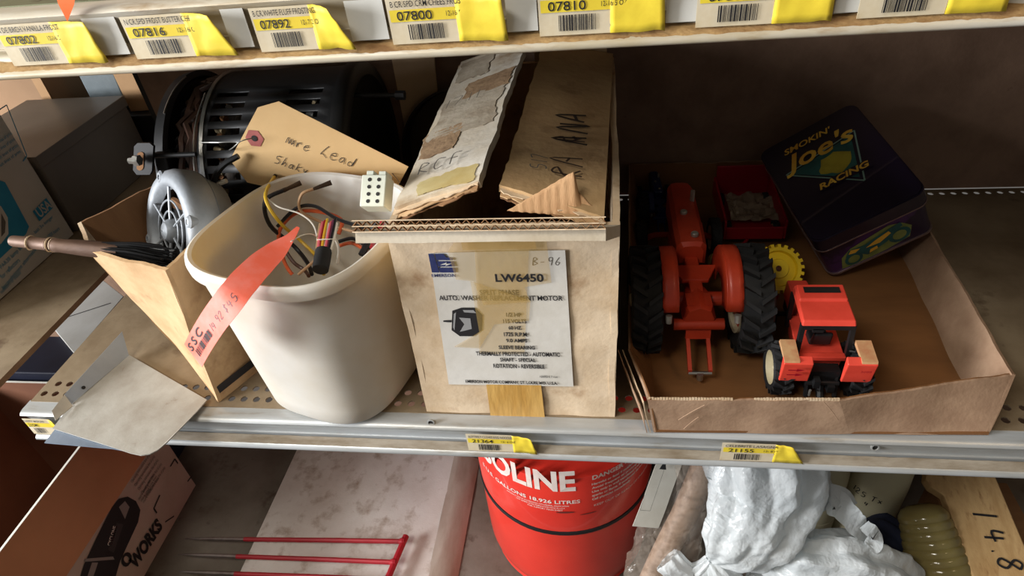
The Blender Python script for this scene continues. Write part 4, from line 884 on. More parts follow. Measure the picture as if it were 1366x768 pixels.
def cab_tractor(loc, rz, sc_):
    t = thing('toy_tractor', 'small red toy tractor with closed cab at the tray front', 'toy tractor', loc, Matrix.Rotation(rz, 3, 'Z') @ Matrix.Scale(sc_, 3), 'toy tractors in the tray')
    P = lambda n, mb, m, par=t, **k: part(n, mb, m, par, local=True, **k)
    rf = P('cab_roof', MB().hexa([(-.0255, .001, .089), (.0255, .001, .089), (.0245, .054, .092), (-.0245, .054, .092), (-.0245, .004, .095), (.0245, .004, .095), (.0235, .053, .1005), (-.0235, .053, .1005)]).hexa([(-.0235, .029, .097), (.0235, .029, .097), (.0232, .052, .099), (-.0232, .052, .099), (-.0230, .031, .1005), (.0230, .031, .1005), (.0228, .051, .1030), (-.0228, .051, .1030)]), M_red, bevel=.0012, smooth=False)
    P('roof_decal', MB().add([(-.017, .0385, .1020), (.018, .0385, .1020), (.018, .0470, .1028), (-.017, .0470, .1028)], [(0, 1, 2, 3)]), M_dark, rf, smooth=False)
    for s in (-1, 1):
        P('cab_pillar', MB().hexa([(s*.0245-.0022, -.001, .050), (s*.0245+.0022, -.001, .050), (s*.0245+.0022, .004, .050), (s*.0245-.0022, .004, .050), (s*.0235-.0022, .002, .090), (s*.0235+.0022, .002, .090), (s*.0235+.0022, .007, .090), (s*.0235-.0022, .007, .090)]), M_black, smooth=False)
        P('cab_pillar', MB().hexa([(s*.022-.002, .050, .044), (s*.022+.002, .050, .044), (s*.022+.002, .055, .044), (s*.022-.002, .055, .044), (s*.0235-.002, .048, .092), (s*.0235+.002, .048, .092), (s*.0235+.002, .053, .092), (s*.0235-.002, .053, .092)]), M_black, smooth=False)
        P('mirror_stalk', MB().tube([(s*.025, .0, .058), (s*.0305, -.002, .059), (s*.0305, -.002, .067)], .0016, 6), M_black)
    P('window_frame', MB().box((-.025, .001, .085), (.025, .005, .090)).box((-.014, .001, .0815), (-.004, .004, .086)), M_black, smooth=False)
    P('windscreen_frame', MB().box((-.023, .049, .084), (.023, .054, .092)), M_black, smooth=False)
    P('cab_body', MB().hexa([(-.020, .002, .030), (.020, .002, .030), (.018, .055, .030), (-.018, .055, .030), (-.0225, .002, .050), (.0225, .002, .050), (.022, .056, .056), (-.022, .056, .056)]).box((-.0225, -.004, .047), (.0225, .003, .0525)), M_red, bevel=.001, smooth=False)
    P('driver_seat', MB().box((-.010, .014, .052), (.010, .030, .060)).hexa([(-.010, .010, .056), (.010, .010, .056), (.010, .016, .056), (-.010, .016, .056), (-.009, .006, .074), (.009, .006, .074), (.009, .011, .074), (-.009, .011, .074)]), M_black, bevel=.002, smooth=False)
    P('steering_wheel', MB().tube([V((.008*math.cos(k*pi/8), .040+.003*math.sin(k*pi/8), .070+.006*math.sin(k*pi/8))) for k in range(17)], .001, 6).tube([(0, .050, .055), (0, .040, .070)], .0012, 6), M_black)
    P('bonnet', MB().hexa([(-.0135, .056, .034), (.0135, .056, .034), (.012, .118, .034), (-.012, .118, .034), (-.0125, .056, .062), (.0125, .056, .062), (.011, .118, .056), (-.011, .118, .056)]), M_red, bevel=.002, smooth=False)
    P('chassis', MB().box((-.010, -.010, .018), (.010, .115, .034)), M_black, smooth=False)
    h = MB().box((-.016, -.016, .020), (.016, -.004, .044)).tube([(-.014, -.022, .014), (-.014, -.014, .036)], .0024, 6).tube([(.014, -.022, .014), (.014, -.014, .036)], .0024, 6).tube([(0, -.027, .010), (0, -.018, .018), (0, -.012, .028)], .004, 8).tube([(-.016, -.018, .030), (.016, -.018, .030)], .0026, 8).cbox((-.007, -.021, .034), (.006, .008, .010)).cbox((.008, -.020, .026), (.007, .008, .008))
    P('rear_hitch', h, M_black, smooth=False)
    P('hitch_bolt', MB().tube([(-.003, -.0245, .012), (.004, -.0245, .012)], .002, 8).tube([(-.011, -.0225, .016), (-.011, -.0225, .024)], .0013, 6), M_wornm)
    for s in (-1, 1):
        x0, x1 = (s*.0155, s*.0435) if s > 0 else (s*.0435, s*.0155)
        y0, y1 = (s*.0285, s*.0430) if s > 0 else (s*.0430, s*.0285)
        fd = MB().hexa([(x0, -.022, .036), (x1, -.022, .036), (x1, -.019, .036), (x0, -.019, .036), (x0, -.026, .064), (x1, -.026, .064), (x1, -.018, .068), (x0, -.018, .068)])
        fo = P('fender', fd, M_red, bevel=.001, smooth=False)
        P('fender_top', MB().hexa([(y0, -.025, .064), (y1, -.025, .064), (y1, .004, .066), (y0, .004, .066), (y0, -.024, .067), (y1, -.024, .067), (y1, .002, .071), (y0, .002, .071)]), mat('faded_orange_fender', (196, 156, 112), (180, 120, 84), 60, .5), fo, smooth=False)
        fm = frame((x0, -.0232, .038), X, V((0, -.14, 1)), .0004)
        def ar(y): return [[(.004, y), (.012, y), (.012, y-.0015), (.020, y+.0008), (.012, y+.0030), (.012, y+.0015), (.004, y+.0015)]]
        if s < 0: polyprint(ar(.021)+ar(.0135), fm, M_maroon, fo, 'arrow_decal', local=True, layer=8)
        else: text('3088', fm, .012, .0195, M_maroon, fo, .010, .003, local=True, layer=8)
        w_ = P('rear_wheel', tire_mb((s*.0375, .004, .029), .029, .021, 15, .14), M_blackr, angle=25)
        P('wheel_rim', MB().lathe([(.0182, .009), (.016, .002), (.007, .003), (.0001, .006)], (s*.0375, .004, .029), (s, 0, 0), 24, cap=False), M_cream, w_)
        f_ = P('front_wheel', tire_mb((s*.030, .100, .020), .020, .013, 13, .12), M_blackr, angle=25)
        P('wheel_rim', MB().lathe([(.0125, .005), (.011, .001), (.0001, .003)], (s*.030, .100, .020), (s, 0, 0), 20, cap=False), M_cream, f_)
    P('front_axle', MB().tube([(-.028, .100, .020), (.028, .100, .020)], .003, 8), M_black)
    return t
cab_tractor((.3085, .044, .0045), math.radians(0), .97)

# toy implement with the yellow lugged wheel
ti = thing('toy_implement', 'red toy farm implement with a large yellow lugged wheel beside the orange tractor', 'toy', (.30, .19, .0045))
yc = at(1037, 359, z=.044); yn = (CAM-yc).normalized()*.8+V((.22, -.05, .2)); yn.normalize()
ym = MB().lathe([(.0035, -.004), (.0035, .006), (.011, .006), (.012, .003), (.020, .002), (.0215, .006), (.0255, .006), (.027, .0), (.0255, -.006), (.02, -.004), (.0035, -.004)], yc, yn, 40, cap=False)
ya = yn.orthogonal().normalized(); yb = yn.cross(ya)
for k in range(22):
    d = ya*math.cos(2*pi*k/22)+yb*math.sin(2*pi*k/22); tq = yn.cross(d)
    ym.cbox(yc+d*.0272, (.0040, .0040, .010), Matrix((d, tq, yn)).transposed())
yw = part('lugged_wheel', ym, M_toyy, ti, angle=30)
part('wheel_hub', MB().lathe([(.0036, -.006), (.0036, .004), (.0001, .005)], yc, yn, 12, cap=False), mat('rust_hub', (96, 44, 26)), yw)
part('frame', MB().tube([yc, yc-yn*.018, at(1000, 420, z=.022), at(1012, 440, z=.020)], .0040, 8).tube([yc-yn*.014, at(1062, 378, z=.014)], .0028, 6).hexa([at(985, 425, z=.006), at(1008, 436, z=.006), at(1040, 395, z=.006), at(1015, 380, z=.006), at(985, 425, z=.020), at(1008, 436, z=.020), at(1040, 395, z=.020), at(1015, 380, z=.020)]), M_maroon, ti, smooth=False, bevel=.001)
part('support_leg', MB().tube([at(1062, 378, z=.014), at(1064, 380, z=.005)], .003, 6), M_maroon, ti)
# toy wagon
wg = thing('toy_wagon', 'maroon open toy wagon at the back of the tray', 'toy', (.285, .35, .0045))
wx0, wx1, wy0, wy1, wz0, wz1 = .254, .327, .300, .412, .020, .046
part('bed', MB().box((wx0, wy0, wz0-.004), (wx1, wy1, wz0)), M_maroon, wg, smooth=False)
for a, b in (((wx0, wy0-.003, wz0-.002), (wx1, wy0, wz1-.010)), ((wx0, wy1, wz0-.002), (wx1, wy1+.003, wz1+.018)), ((wx0-.003, wy0-.003, wz0-.002), (wx0, wy1+.003, wz1)), ((wx1, wy0-.003, wz0-.002), (wx1+.003, wy1+.003, wz1))):
    part('side_board', MB().box(a, b), M_maroon, wg, smooth=False, bevel=.001)
for x_ in (wx0+.006, wx1-.006):
    for y_ in (wy0+.02, wy1-.02):
        w_ = part('wheel', tire_mb((x_, y_, .0175), .013, .008, 12, .05), M_blackr, wg, angle=25); part('wheel_rim', MB().lathe([(.0081, -.0035), (.007, 0), (.007, .001), (.0081, .0035), (.0001, .0036)], (x_, y_, .0175), X, 16, cap=False), M_cream, w_)
part('tongue', MB().tube([(.283, wy0, .016), (.250, .250, .014), (.236, .235, .012)], .0022, 6), M_maroon, wg)
part('tongue_wheel', MB().lathe([(.003, -.004), (.011, -.004), (.0125, 0), (.011, .004), (.003, .004)], at(955, 350, z=.020), V((.4, -.5, .6)), 20), mat('dull_cream', (176, 160, 96), (150, 134, 80), 30), wg)
solo('crumpled_wrapper', MB().grid(lambda a, b: V((wx0+.012+.066*a, wy0+.03+.07*b, wz0+.0065+.0055*noise.noise(V((a*5, b*6, 2)))+.003*noise.noise(V((a*13, b*11, 5))))), 22, 22), mat('dull_film', (150, 132, 112), (126, 108, 90), 30, .35, 0, .3, trans=.2), 'crumpled dull film lying in the maroon wagon', 'wrapper', (wx0+.04, wy0+.06, wz0), angle=20)

# ------------------------------------------------------------------ decorated tin
Mt = Matrix(((.8636, -.2013, -.4622), (.1, .967, -.2344), (.4941, .1562, .8552)))
M_tin = mat('tin_dark_purple', (34, 24, 46), (26, 20, 34), 6, .35, .2, .05, coat=.3)
M_tinp = mat('tin_purple_print', (70, 36, 92), (36, 20, 52), 14, .35, .2, 0, lo=.47, hi=.53, coat=.3)
M_gold = mat('tin_gold_print', (226, 186, 70), (206, 150, 54), 30, .45)
M_teald = mat('tin_teal_print', (40, 96, 92), (30, 72, 72), 40, .45)
M_yb = mat('tin_yellow_print', (172, 158, 52), (140, 124, 40), 30, .45)
tn = thing('tin_box', 'dark purple racing tin with a motorcycle print, leaning in the back of the tray', 'tin', V((.3700, .226, .0062)), Mt)
W_, D_, H_ = .1270, .1800, .0760
P = lambda n, mb, m, par=tn, **k: part(n, mb, m, par, local=True, **k)
def rrect(x0, y0, x1, y1, r, n=5):
    out = []
    for cx, cy, a in ((x1-r, y0+r, -pi/2), (x1-r, y1-r, 0), (x0+r, y1-r, pi/2), (x0+r, y0+r, pi)):
        out += [(cx+r*math.cos(a+k*pi/2/n), cy+r*math.sin(a+k*pi/2/n)) for k in range(n+1)]
    return out
P('body', MB().prism(rrect(.0025, .0025, W_-.0025, D_-.0025, .012), (0, 0, .002), X, Y, H_-.02), M_tinp, angle=50)
P('base_rim', MB().prism(rrect(.001, .001, W_-.001, D_-.001, .013), (0, 0, 0), X, Y, .0025), mat('tin_bare_edge', (150, 128, 124), None, rough=.3, metal=.7), angle=50)
ld = P('lid', MB().prism(rrect(0, 0, W_, D_, .013), (0, 0, H_-.022), X, Y, .020).prism(rrect(.002, .002, W_-.002, D_-.002, .012), (0, 0, H_-.002), X, Y, .002), M_tin, angle=50)
P('lid_edge', MB().prism(rrect(-.0006, -.0006, W_+.0006, D_+.0006, .0132), (0, 0, H_-.0228), X, Y, .0014), mat('tin_lid_edge', (156, 132, 128), None, rough=.3, metal=.7), angle=50)
LF = frame((0, 0, H_+.0002), X, Y, .0003)
tri = [(.015, .118), (.107, .132), (.083, .052)]
def line(a, b, w): 
    d = V((b[0]-a[0], b[1]-a[1])).normalized(); n = V((-d.y, d.x))*w/2; return [(a[0]+n.x, a[1]+n.y), (a[0]-n.x, a[1]-n.y), (b[0]-n.x, b[1]-n.y), (b[0]+n.x, b[1]+n.y)]
polyprint([[(.02, .116), (.101, .1285), (.081, .060)]], LF, M_teald, ld, 'triangle_print', local=True, layer=1)
polyprint([line(tri[0], tri[1], .0018), line(tri[1], tri[2], .0018), line(tri[2], tri[0], .0018)], LF, mat('tin_pale_teal', (120, 150, 140)), ld, 'triangle_outline', local=True, layer=2)
polyprint([[(.069+.019*math.cos(a*pi/10)*(1+.15*math.sin(a*1.3)), .098+.017*math.sin(a*pi/10)*(1+.12*math.cos(a*1.7))) for a in range(20)]], LF, M_yb, ld, 'round_emblem', local=True, layer=3)
text("SMOKIN'", LF, .026, .1490, M_gold, ld, .062, .0100, .02, .3, local=True, layer=4)
text("Joe's", LF, .014, .110, M_gold, ld, .092, .036, .02, .35, local=True, layer=5)
polyprint([rect(.036, .066, .064, .013)], LF, M_tin, ld, 'banner_shadow', local=True, layer=4)
text("RACING", LF, .038, .068, M_gold, ld, .060, .0095, .03, .25, local=True, layer=6)
FF = frame((0, .0023, 0), X, Z, .0003)
bike = []
def disc(x, y, r, n=18): return [(x+r*math.cos(2*pi*k/n), y+r*math.sin(2*pi*k/n)) for k in range(n)]
pr = lambda pl, m, ly, nm: polyprint(pl, FF, m, tn, nm, local=True, layer=ly)
M_olive = mat('tin_olive_print', (132, 140, 76), (104, 116, 62), 60, .45)
pr([[(.018, .006), (.034, .004), (.070, .005), (.098, .010), (.103, .028), (.094, .040), (.080, .046), (.066, .043), (.034, .036), (.022, .026)]], M_olive, 1, 'motorcycle_halo')
for a_, b_, c_, d_ in ((.034, .0155, .0105, .0068), (.088, .0215, .0125, .0078)):
    pr([disc(a_, b_, c_)], M_teald, 2, 'motorcycle_wheel'); pr([disc(a_, b_, d_)], M_olive, 3, 'motorcycle_wheel_disc')
pr([[(.026, .024), (.032, .034), (.050, .032), (.062, .036), (.078, .040), (.092, .043), (.094, .036), (.082, .030), (.074, .020), (.050, .012), (.040, .022)]], M_teald, 3, 'motorcycle_body')
M_to = mat('tin_orange_print', (224, 170, 54))
for p_ in ([(.050, .026), (.062, .032), (.078, .037), (.080, .032), (.066, .024)], [(.030, .028), (.034, .034), (.044, .030), (.038, .026)], [(.052, .014), (.062, .016), (.062, .021), (.054, .020)]): pr([p_], M_to, 4, 'motorcycle_fairing')
# ------------------------------------------------------------------ lower shelf: open carton with hanging flap
M_works = mat('printed_white_carton', (190, 178, 162), (176, 162, 144), 8, .7, 0, .08)
M_inner = mat('red_brown_carton_inside', (120, 78, 54), (106, 66, 46), 6, .8)
wc = thing('appliance_carton', 'open carton with a black appliance picture and WORKS printed on its side, lower left', 'box', (-.93, .14, ZL))
CX = -.819; CY0, CY1 = -.12, .325; CZ = -.328
part('side_panel', MB().box((CX-.003, CY0, ZL+.001), (CX, CY1, CZ)), M_works, wc, smooth=False)
part('side_panel', MB().box((-1.16, CY0, ZL+.001), (-1.157, CY1, CZ)), M_inner, wc, smooth=False)
part('back_panel', MB().box((-1.157, CY1-.003, ZL+.001), (CX-.003, CY1, CZ)), M_inner, wc, smooth=False)
part('inner_liner', MB().box((CX-.0036, CY0, ZL+.004), (CX-.0031, CY1-.003, CZ-.001)), M_inner, wc, smooth=False)
part('bottom_panel', MB().box((-1.157, CY0, ZL+.001), (CX-.003, CY1, ZL+.004)), M_inner, wc, smooth=False)
part('panel_edge', MB().box((-1.157, CY1-.0032, CZ), (CX, CY1+.0002, CZ+.0012)).box((CX-.0034, CY0, CZ), (CX+.0006, CY1, CZ+.0012)), M_paper, wc, smooth=False)
fz_ = .5*(at(192, 610, x=-.788).z+at(90, 768, x=-.788).z); f1 = V((-.788, CY1-.01, fz_)); f0 = V((-.788, CY0, fz_))
part('hanging_flap', MB().panel(f0, f1, (CX+.001, CY1-.002, CZ), (CX+.001, CY0, CZ), .003, 14, 4, .0015, 9), mat('flap_inner_kraft', (176, 122, 84), (162, 110, 74), 5, .75), wc)
WF = frame((CX+.0005, 0, 0), Y, Z, .0004)
def wq(u, v): p = at(u, v, x=CX+.0005); return p.y, p.z
polyprint([[wq(*p) for p in ((149, 676), (158, 665), (170, 662), (181, 668), (187, 680), (184, 696), (172, 722), (160, 748), (148, 790), (100, 790), (112, 752), (128, 718))]], WF, M_ink, wc, 'appliance_picture')
M_pgrey = mat('print_grey', (140, 136, 130))
for pl_ in (((158, 676), (166, 668), (172, 676), (166, 692)), ((112, 745), (150, 742), (152, 746), (112, 749)), ((122, 750), (130, 750), (124, 768), (116, 768))): polyprint([[wq(*p) for p in pl_]], WF, M_pgrey, wc, 'picture_highlight', layer=3)
polyprint([[wq(*p) for p in ((143, 733), (155, 697), (164, 699), (151, 737))]], WF, mat('print_dark', (58, 54, 54)), wc, 'picture_badge', layer=3)
def wtx(s, a, b, hh, m=M_ink, bold=0):
    p, q = wq(*a), wq(*b); d = V((q[0]-p[0], q[1]-p[1])); fm = frame((CX+.0005, p[0], p[1]), V((0, d.x, d.y)), V((0, -d.y, d.x)), .0004)
    text(s, fm, 0, 0, m, wc, d.length, hh, bold=bold, layer=3)
wtx('WORKS', (180, 761), (217, 703), .034, M_ink, .05); wtx('0', (169, 759), (178, 742), .030, M_ink, .02)
wtx('CYCLONE', (148, 728), (156, 702), .012, M_paper, .02)
for k in range(6): wtx('Operating instructions line of print', (172+k*4.5, 640+k*5), (198+k*4.6, 600+k*5), .010, M_inkg)
for k in range(3): wtx('more small print lines', (186+k*3, 668+k*2), (206+k*3.2, 634+k*2.4), .009, M_inkg)
for a, b in (((227, 622), (233, 612)), ((233, 612), (237, 618)), ((205, 678), (213, 660)), ((205, 678), (209, 684)), ((220, 696), (232, 688)), ((250, 642), (256, 634))):
    p, q = wq(*a), wq(*b); d = V((q[0]-p[0], q[1]-p[1])).normalized(); n_ = V((-d.y, d.x))*.0016
    polyprint([[(p[0]+n_.x, p[1]+n_.y), (p[0]-n_.x, p[1]-n_.y), (q[0]-n_.x, q[1]-n_.y), (q[0]+n_.x, q[1]+n_.y)]], WF, M_ink, wc, 'print_mark')

# ------------------------------------------------------------------ white enamelled panel and red fork
M_enam = mat('dirty_white_panel', (222, 220, 214), (204, 198, 190), 9, .5, 0, .15, 300, stretch=(1, 1, 1), c3=(162, 146, 130), s3=30, lo3=.52, hi3=.74)
wpn = thing('enamel_panel', 'dirty white enamelled panel lying on the lower shelf under the red fork', 'panel', (-.41, .25, ZL))
zb = ZL+.001
part('sheet', MB().hexa([(-.617, .06, zb), (-.235, .06, zb), (-.235, .428, zb), (-.612, .428, zb), (-.617, .06, zb+.012), (-.235, .06, zb+.012), (-.235, .428, zb+.012), (-.612, .428, zb+.012)]), M_enam, wpn, smooth=False, bevel=.002)
part('rolled_edge', MB().grid(lambda a, b: V((-.239+.056*b, .06+.365*a, zb+.0125-.0115*b+.007*math.sin(b*pi)*(1-.3*a)+.002*noise.noise(V((a*6, b*3, 0))))), 24, 8), mat('rolled_edge_enamel', (176, 164, 152), (140, 122, 106), 14, .5, 0, .2, 120, stretch=(1, .3, 1)), wpn)
fk = thing('red_fork', 'red painted steel fork head with bare tine tips on the white panel', 'fork', (-.30, .17, ZL+.014))
M_forkr = mat('fork_red_paint', (176, 36, 48), (150, 30, 40), 30, .45, .1, .2, 120, stretch=(.4, 1, 1), c3=(120, 90, 84), s3=60, lo3=.66, hi3=.74)
zf = ZL+.034
bar0, bar1 = at(541, 716, z=zf), at(505, 800, z=zf); bdv = (bar1-bar0)
part('crossbar', MB().tube([bar0-bdv*.02, bar0+bdv*1.0], .0062, 10), M_forkr, fk)
for i, (u, v) in enumerate(((247, 718), (238, 739), (238, 762), (236, 790))):
    tip = at(u, v, z=zf-.012); k = (.02, .42, .74, .98)[i]; root = bar0+bdv*k*.86+bdv*.06
    mid = root.lerp(tip, .72)
    tn_ = part('tine', MB().tube([root, root.lerp(tip, .3)+Z*.001, mid], [.0048, .0048, .0044], 8), M_forkr, fk)
    part('bare_tip', MB().tube([mid, mid.lerp(tip, .6), tip], [.0044, .0038, .0012], 8), mat('worn_steel_tip', (130, 120, 116), (104, 92, 88), 40, .4, .7), tn_)
    part('weld_bead', MB().lathe([(.0075, -.003), (.0085, .002), (.006, .007), (.0049, .009)], root, (tip-root), 10, cap=False), M_forkr, tn_)

# ------------------------------------------------------------------ gasoline can
M_can = mat('gas_can_red', (226, 56, 42), (214, 48, 36), 8, .32, .05, .05, c3=(120, 30, 26), s3=60, lo3=.70, hi3=.75, coat=.3)
GX, GY, GR = .022, .290, .155
gcn = thing('gasoline_can', 'round red metal gasoline can with white lettering on the lower shelf', 'fuel can', (GX, GY, ZL))
gz = lambda h: ZL+h
part('body', MB().lathe([(.02, .004), (GR-.024, .003), (GR-.014, .0005), (GR-.010, .004), (GR-.004, .020), (GR-.0005, .04), (GR, .06), (GR, .202), (GR-.002, .204), (GR-.002, .212), (GR, .214), (GR, .345), (GR-.004, .352), (.05, .375), (.03, .376)], (GX, GY, ZL), Z, 72), M_can, gcn, angle=40)
part('ring_bead', MB().lathe([(GR-.002, .204), (GR+.0022, .206), (GR+.0026, .2085), (GR+.0012, .212), (GR-.002, .2125)], (GX, GY, ZL), Z, 72, cap=False), M_black, gcn)
part('spout_cap', MB().lathe([(.028, .376), (.030, .378), (.030, .398), (.026, .402), (.0001, .402)], (GX, GY, ZL), Z, 24, cap=False), M_black, gcn)
part('bottom_seam', MB().lathe([(GR-.012, .001), (GR-.006, .003), (GR-.008, .009)], (GX, GY, ZL), Z, 60, cap=False), M_can, gcn)
def cq(u, v):                                   # arc length, height on the can under a photo point
    r = (AX*(u-683)+DN*(v-384)+FW*F); ox, oy = CAM.x-GX, CAM.y-GY
    A = r.x*r.x+r.y*r.y; B = ox*r.x+oy*r.y; C = ox*ox+oy*oy-GR*GR; t = (-B-math.sqrt(max(B*B-A*C, 0)))/A
    p = CAM+r*t; return (math.atan2(p.y-GY, p.x-GX)+pi/2)*GR, p.z-ZL
def cm(x, y, k=1.0):
    a = x/GR-pi/2; rr = GR+.00025*k; return V((GX+rr*math.cos(a), GY+rr*math.sin(a), ZL+y))
M_wprint = mat('white_can_print', (238, 226, 216), (226, 206, 196), 40, .4)
(x1, zb1), (x0, _) = cq(765, 655), cq(672, 640)
zt1 = cq(760, 628)[1]; lw_ = (x1-x0)*8/3.95
text('GASOLINE', cm, x1-lw_*.985, zb1, M_wprint, gcn, lw_, zt1-zb1, bold=.035, layer=2)
(x1, zb1), (x0, _) = cq(774, 670), cq(660, 640)
text('5 U.S. GALLONS 18.926 LITRES', cm, x1-(x1-x0)*1.22, zb1-.0005, M_wprint, gcn, (x1-x0)*1.22, .0095, bold=.02, layer=2)
for k, (s_, e_) in enumerate((('MANUFACTURED IN ACCORDANCE WITH FEDERAL SPECIFICATION', 0), ('HOT DIPPED AFTER FABRICATION MADE IN U.S.A.', -.012), ('FOR SUPPORT MAIN SHEET', -.02))):
    text(s_, cm, x1-.018+e_*.5-(.105-.024*k), zb1-.0080-.0058*k, M_wprint, gcn, .105-.024*k, .0036, layer=2)
(x2, z2) = cq(790, 641)
text('DANGER - Vapors Flammable', cm, x2, z2-.001, M_wprint, gcn, .165, .014, bold=.03, layer=2)
for k, s_ in enumerate(('Harmful or fatal if swallowed. Contains petroleum', 'Avoid frequent or prolonged contact with skin', 'Use only in well ventilated areas. Do not use near', 'sparks or flame. If swallowed do not induce vomiting', 'Call physician immediately.')):
    text(s_, cm, x2-.001, z2-.0130-.0098*k, M_wprint, gcn, .150 if k < 4 else .072, .0072, bold=.03, layer=2)
text('KEEP OUT OF REACH OF CHILDREN', cm, x2+.002, z2-.068, M_wprint, gcn, .125, .0055, layer=2)
for u, v, w_, h_ in ((754, 683, .030, .005), (785, 684, .028, .003)):
    a, b = cq(u, v); polyprint([[(a+w_*math.cos(t*pi/6)*.5, b+h_*math.sin(t*pi/6)*.5) for t in range(12)]], cm, mat('scratch_dark', (110, 40, 34)), gcn, 'scuff_mark', layer=3)

# ------------------------------------------------------------------ wrapped parcel with paper
M_film = mat('clear_film', (206, 192, 178), (186, 168, 150), 20, .10, 0, .9, 45, bdist=.006, alpha=.26, spec=.9)
M_brown = mat('brown_roll', (160, 134, 112), (120, 94, 72), 26, .6, 0, .25, 40, stretch=(1, 3, 3))
pc = thing('wrapped_parcel', 'brown roll and printed paper wrapped in clear film beside the red can', 'parcel', (.20, .15, ZL))
ra, rb = at(945, 606, y=.235), at(858, 800, y=.095); ra2, rb2 = at(922, 640, y=.22), at(905, 800, y=.10)
part('roll', MB().tube(curve([ra, ra.lerp(rb, .35)+X*.004, ra.lerp(rb, .7), rb], 6), [.021]*19, 14), M_brown, pc)
part('roll', MB().tube(curve([at(950, 620, y=.25), at(922, 700, y=.19), rb2], 6), [.020]*13, 14), mat('brown_roll_dark', (108, 80, 58), (86, 62, 44), 10, .7), pc)
pa = [at(880, 606, y=.180), at(914, 606, y=.190), at(878, 704, y=.128), at(844, 702, y=.118)]
part('paper_sheet', MB().panel(pa[3], pa[2], pa[1], pa[0], .0005, 10, 18, .004, 14), M_paper, pc)
pfm = frame(pa[3]-FW*.0045, pa[2]-pa[3], pa[0]-pa[3], .0004)
def film(a, b):
    p = at(884+82*b-30*a, 604, y=.195+.03*b).lerp(at(822+100*b, 800, y=.085), a)
    q = -FW*(.012+.016*math.sin(b*pi))
    return p+q+V((.004, -.004, .002))*noise.noise(p*38)+V((.0035, -.0035, 0))*abs(noise.noise(p*95))
part('film_wrap', MB().grid(film, 60, 40), M_film, pc, angle=25)
polyprint([[(.003, .03), (.0035, .03), (.0035, .10), (.003, .10)], [(.003, .03), (.020, .03), (.020, .0305), (.003, .0305)], [(.020, .03), (.0205, .03), (.0255, .11), (.025, .11)]], pfm, M_inkg, pc, 'printed_line')
polyprint([[(.016, .100), (.022, .116), (.028, .100)]], pfm, M_ink, pc, 'printed_arrow')
gs = [at(912, 704, y=.185), at(958, 720, y=.20), at(985, 612, y=.25), at(948, 612, y=.24)]
part('film_sheet', MB().panel(*gs, .0004, 10, 12, .004, 18), mat('cloudy_film', (176, 178, 168), (160, 160, 150), 12, .4, 0, .2, 40, alpha=.85), pc)

# ------------------------------------------------------------------ plastic bags
M_bag = mat('white_bag_plastic', (232, 236, 236), (214, 220, 222), 14, .24, 0, .8, 70, bdist=.004, trans=.35, tcol=(226, 232, 234), spec=.6)
def film_creases(m, sc=42, st=.7):       # straight pressed creases in thin plastic
    n = m.node_tree.nodes; L = m.node_tree.links; bp = [k for k in n if k.type == 'BUMP'][0]
    tc = [k for k in n if k.type == 'TEX_COORD'][0]
    v = n.new('ShaderNodeTexVoronoi'); v.feature = 'DISTANCE_TO_EDGE'; v.inputs['Scale'].default_value = sc; v.inputs['Randomness'].default_value = 1
    nn = n.new('ShaderNodeTexNoise'); nn.inputs['Scale'].default_value = 9; mx = n.new('ShaderNodeMix'); mx.data_type = 'RGBA'; mx.inputs[0].default_value = .05
    L.new(tc.outputs['Object'], nn.inputs['Vector']); L.new(tc.outputs['Object'], mx.inputs[6]); L.new(nn.outputs['Color'], mx.inputs[7]); L.new(mx.outputs[2], v.inputs['Vector'])
    r = n.new('ShaderNodeMapRange'); r.inputs[1].default_value = 0; r.inputs[2].default_value = .22; L.new(v.outputs['Distance'], r.inputs[0])
    b2 = n.new('ShaderNodeBump'); b2.inputs['Strength'].default_value = st; b2.inputs['Distance'].default_value = .004
    L.new(r.outputs[0], b2.inputs['Height']); L.new(bp.outputs[0], b2.inputs['Normal']); L.new(b2.outputs[0], n['Principled BSDF'].inputs['Normal'])
film_creases(M_bag, 20, .28); film_creases(M_film, 40, .5)
def crumple(p, s=1.0):
    v1 = noise.voronoi(p*17)[0]; v2 = noise.voronoi(p*34+V((3, 1, 7)))[0]; v3 = noise.voronoi(p*75+V((1, 5, 2)))[0]
    return s*(.020*v1[0]+.014*v2[0]+.0060*v3[0]-.019)
def blob(mb, path, rad, n=180, m=150, flat=.8, seed=0, s=1.0, side=X):
    """crumpled sack along a path: radii across and in depth"""
    ps = curve(path, 12); L = len(ps)-1
    def f(a, b):
        k = b*L; i = min(int(k), L-1); c = ps[i].lerp(ps[i+1], k-i)
        q = b*(len(rad)-1); j = min(int(q), len(rad)-2); t = q-j; t = t*t*(3-2*t); r = rad[j]*(1-t)+rad[j+1]*t
        tg = (ps[min(i+2, L)]-ps[max(i-1, 0)]).normalized(); u = (side-tg*side.dot(tg)).normalized(); v = tg.cross(u)
        an = 2*pi*a; d = u*math.cos(an)+v*math.sin(an)*flat; pl = .055*r/.08*math.sin(an*9+b*5+seed)*.12
        p = c+d*(r+pl); q = c*.45+d*(r*.9); return p+d*crumple(q+V((seed*.37, 0, 0)), s*min(1, r/.04+.15))
    return mb.grid(f, n, m, True)
b1 = thing('plastic_bag', 'knotted white plastic bag standing between the parcel and the jugs', 'plastic bag', at(950, 760, y=.12))
ptop, pkn = at(1012, 575, y=.215), at(948, 748, y=.105)
part('sack', blob(MB(), [ptop+Z*.05, ptop, at(1016, 655, y=.17), at(985, 712, y=.125), pkn], [.02, .066, .080, .070, .052, .010], seed=1), M_bag, b1, angle=28)
part('sack_lobe', blob(MB(), [at(1040, 600, y=.24), at(1064, 640, y=.215), at(1070, 690, y=.19)], [.012, .040, .038, .008], 60, 50, seed=5), M_bag, b1, angle=28)
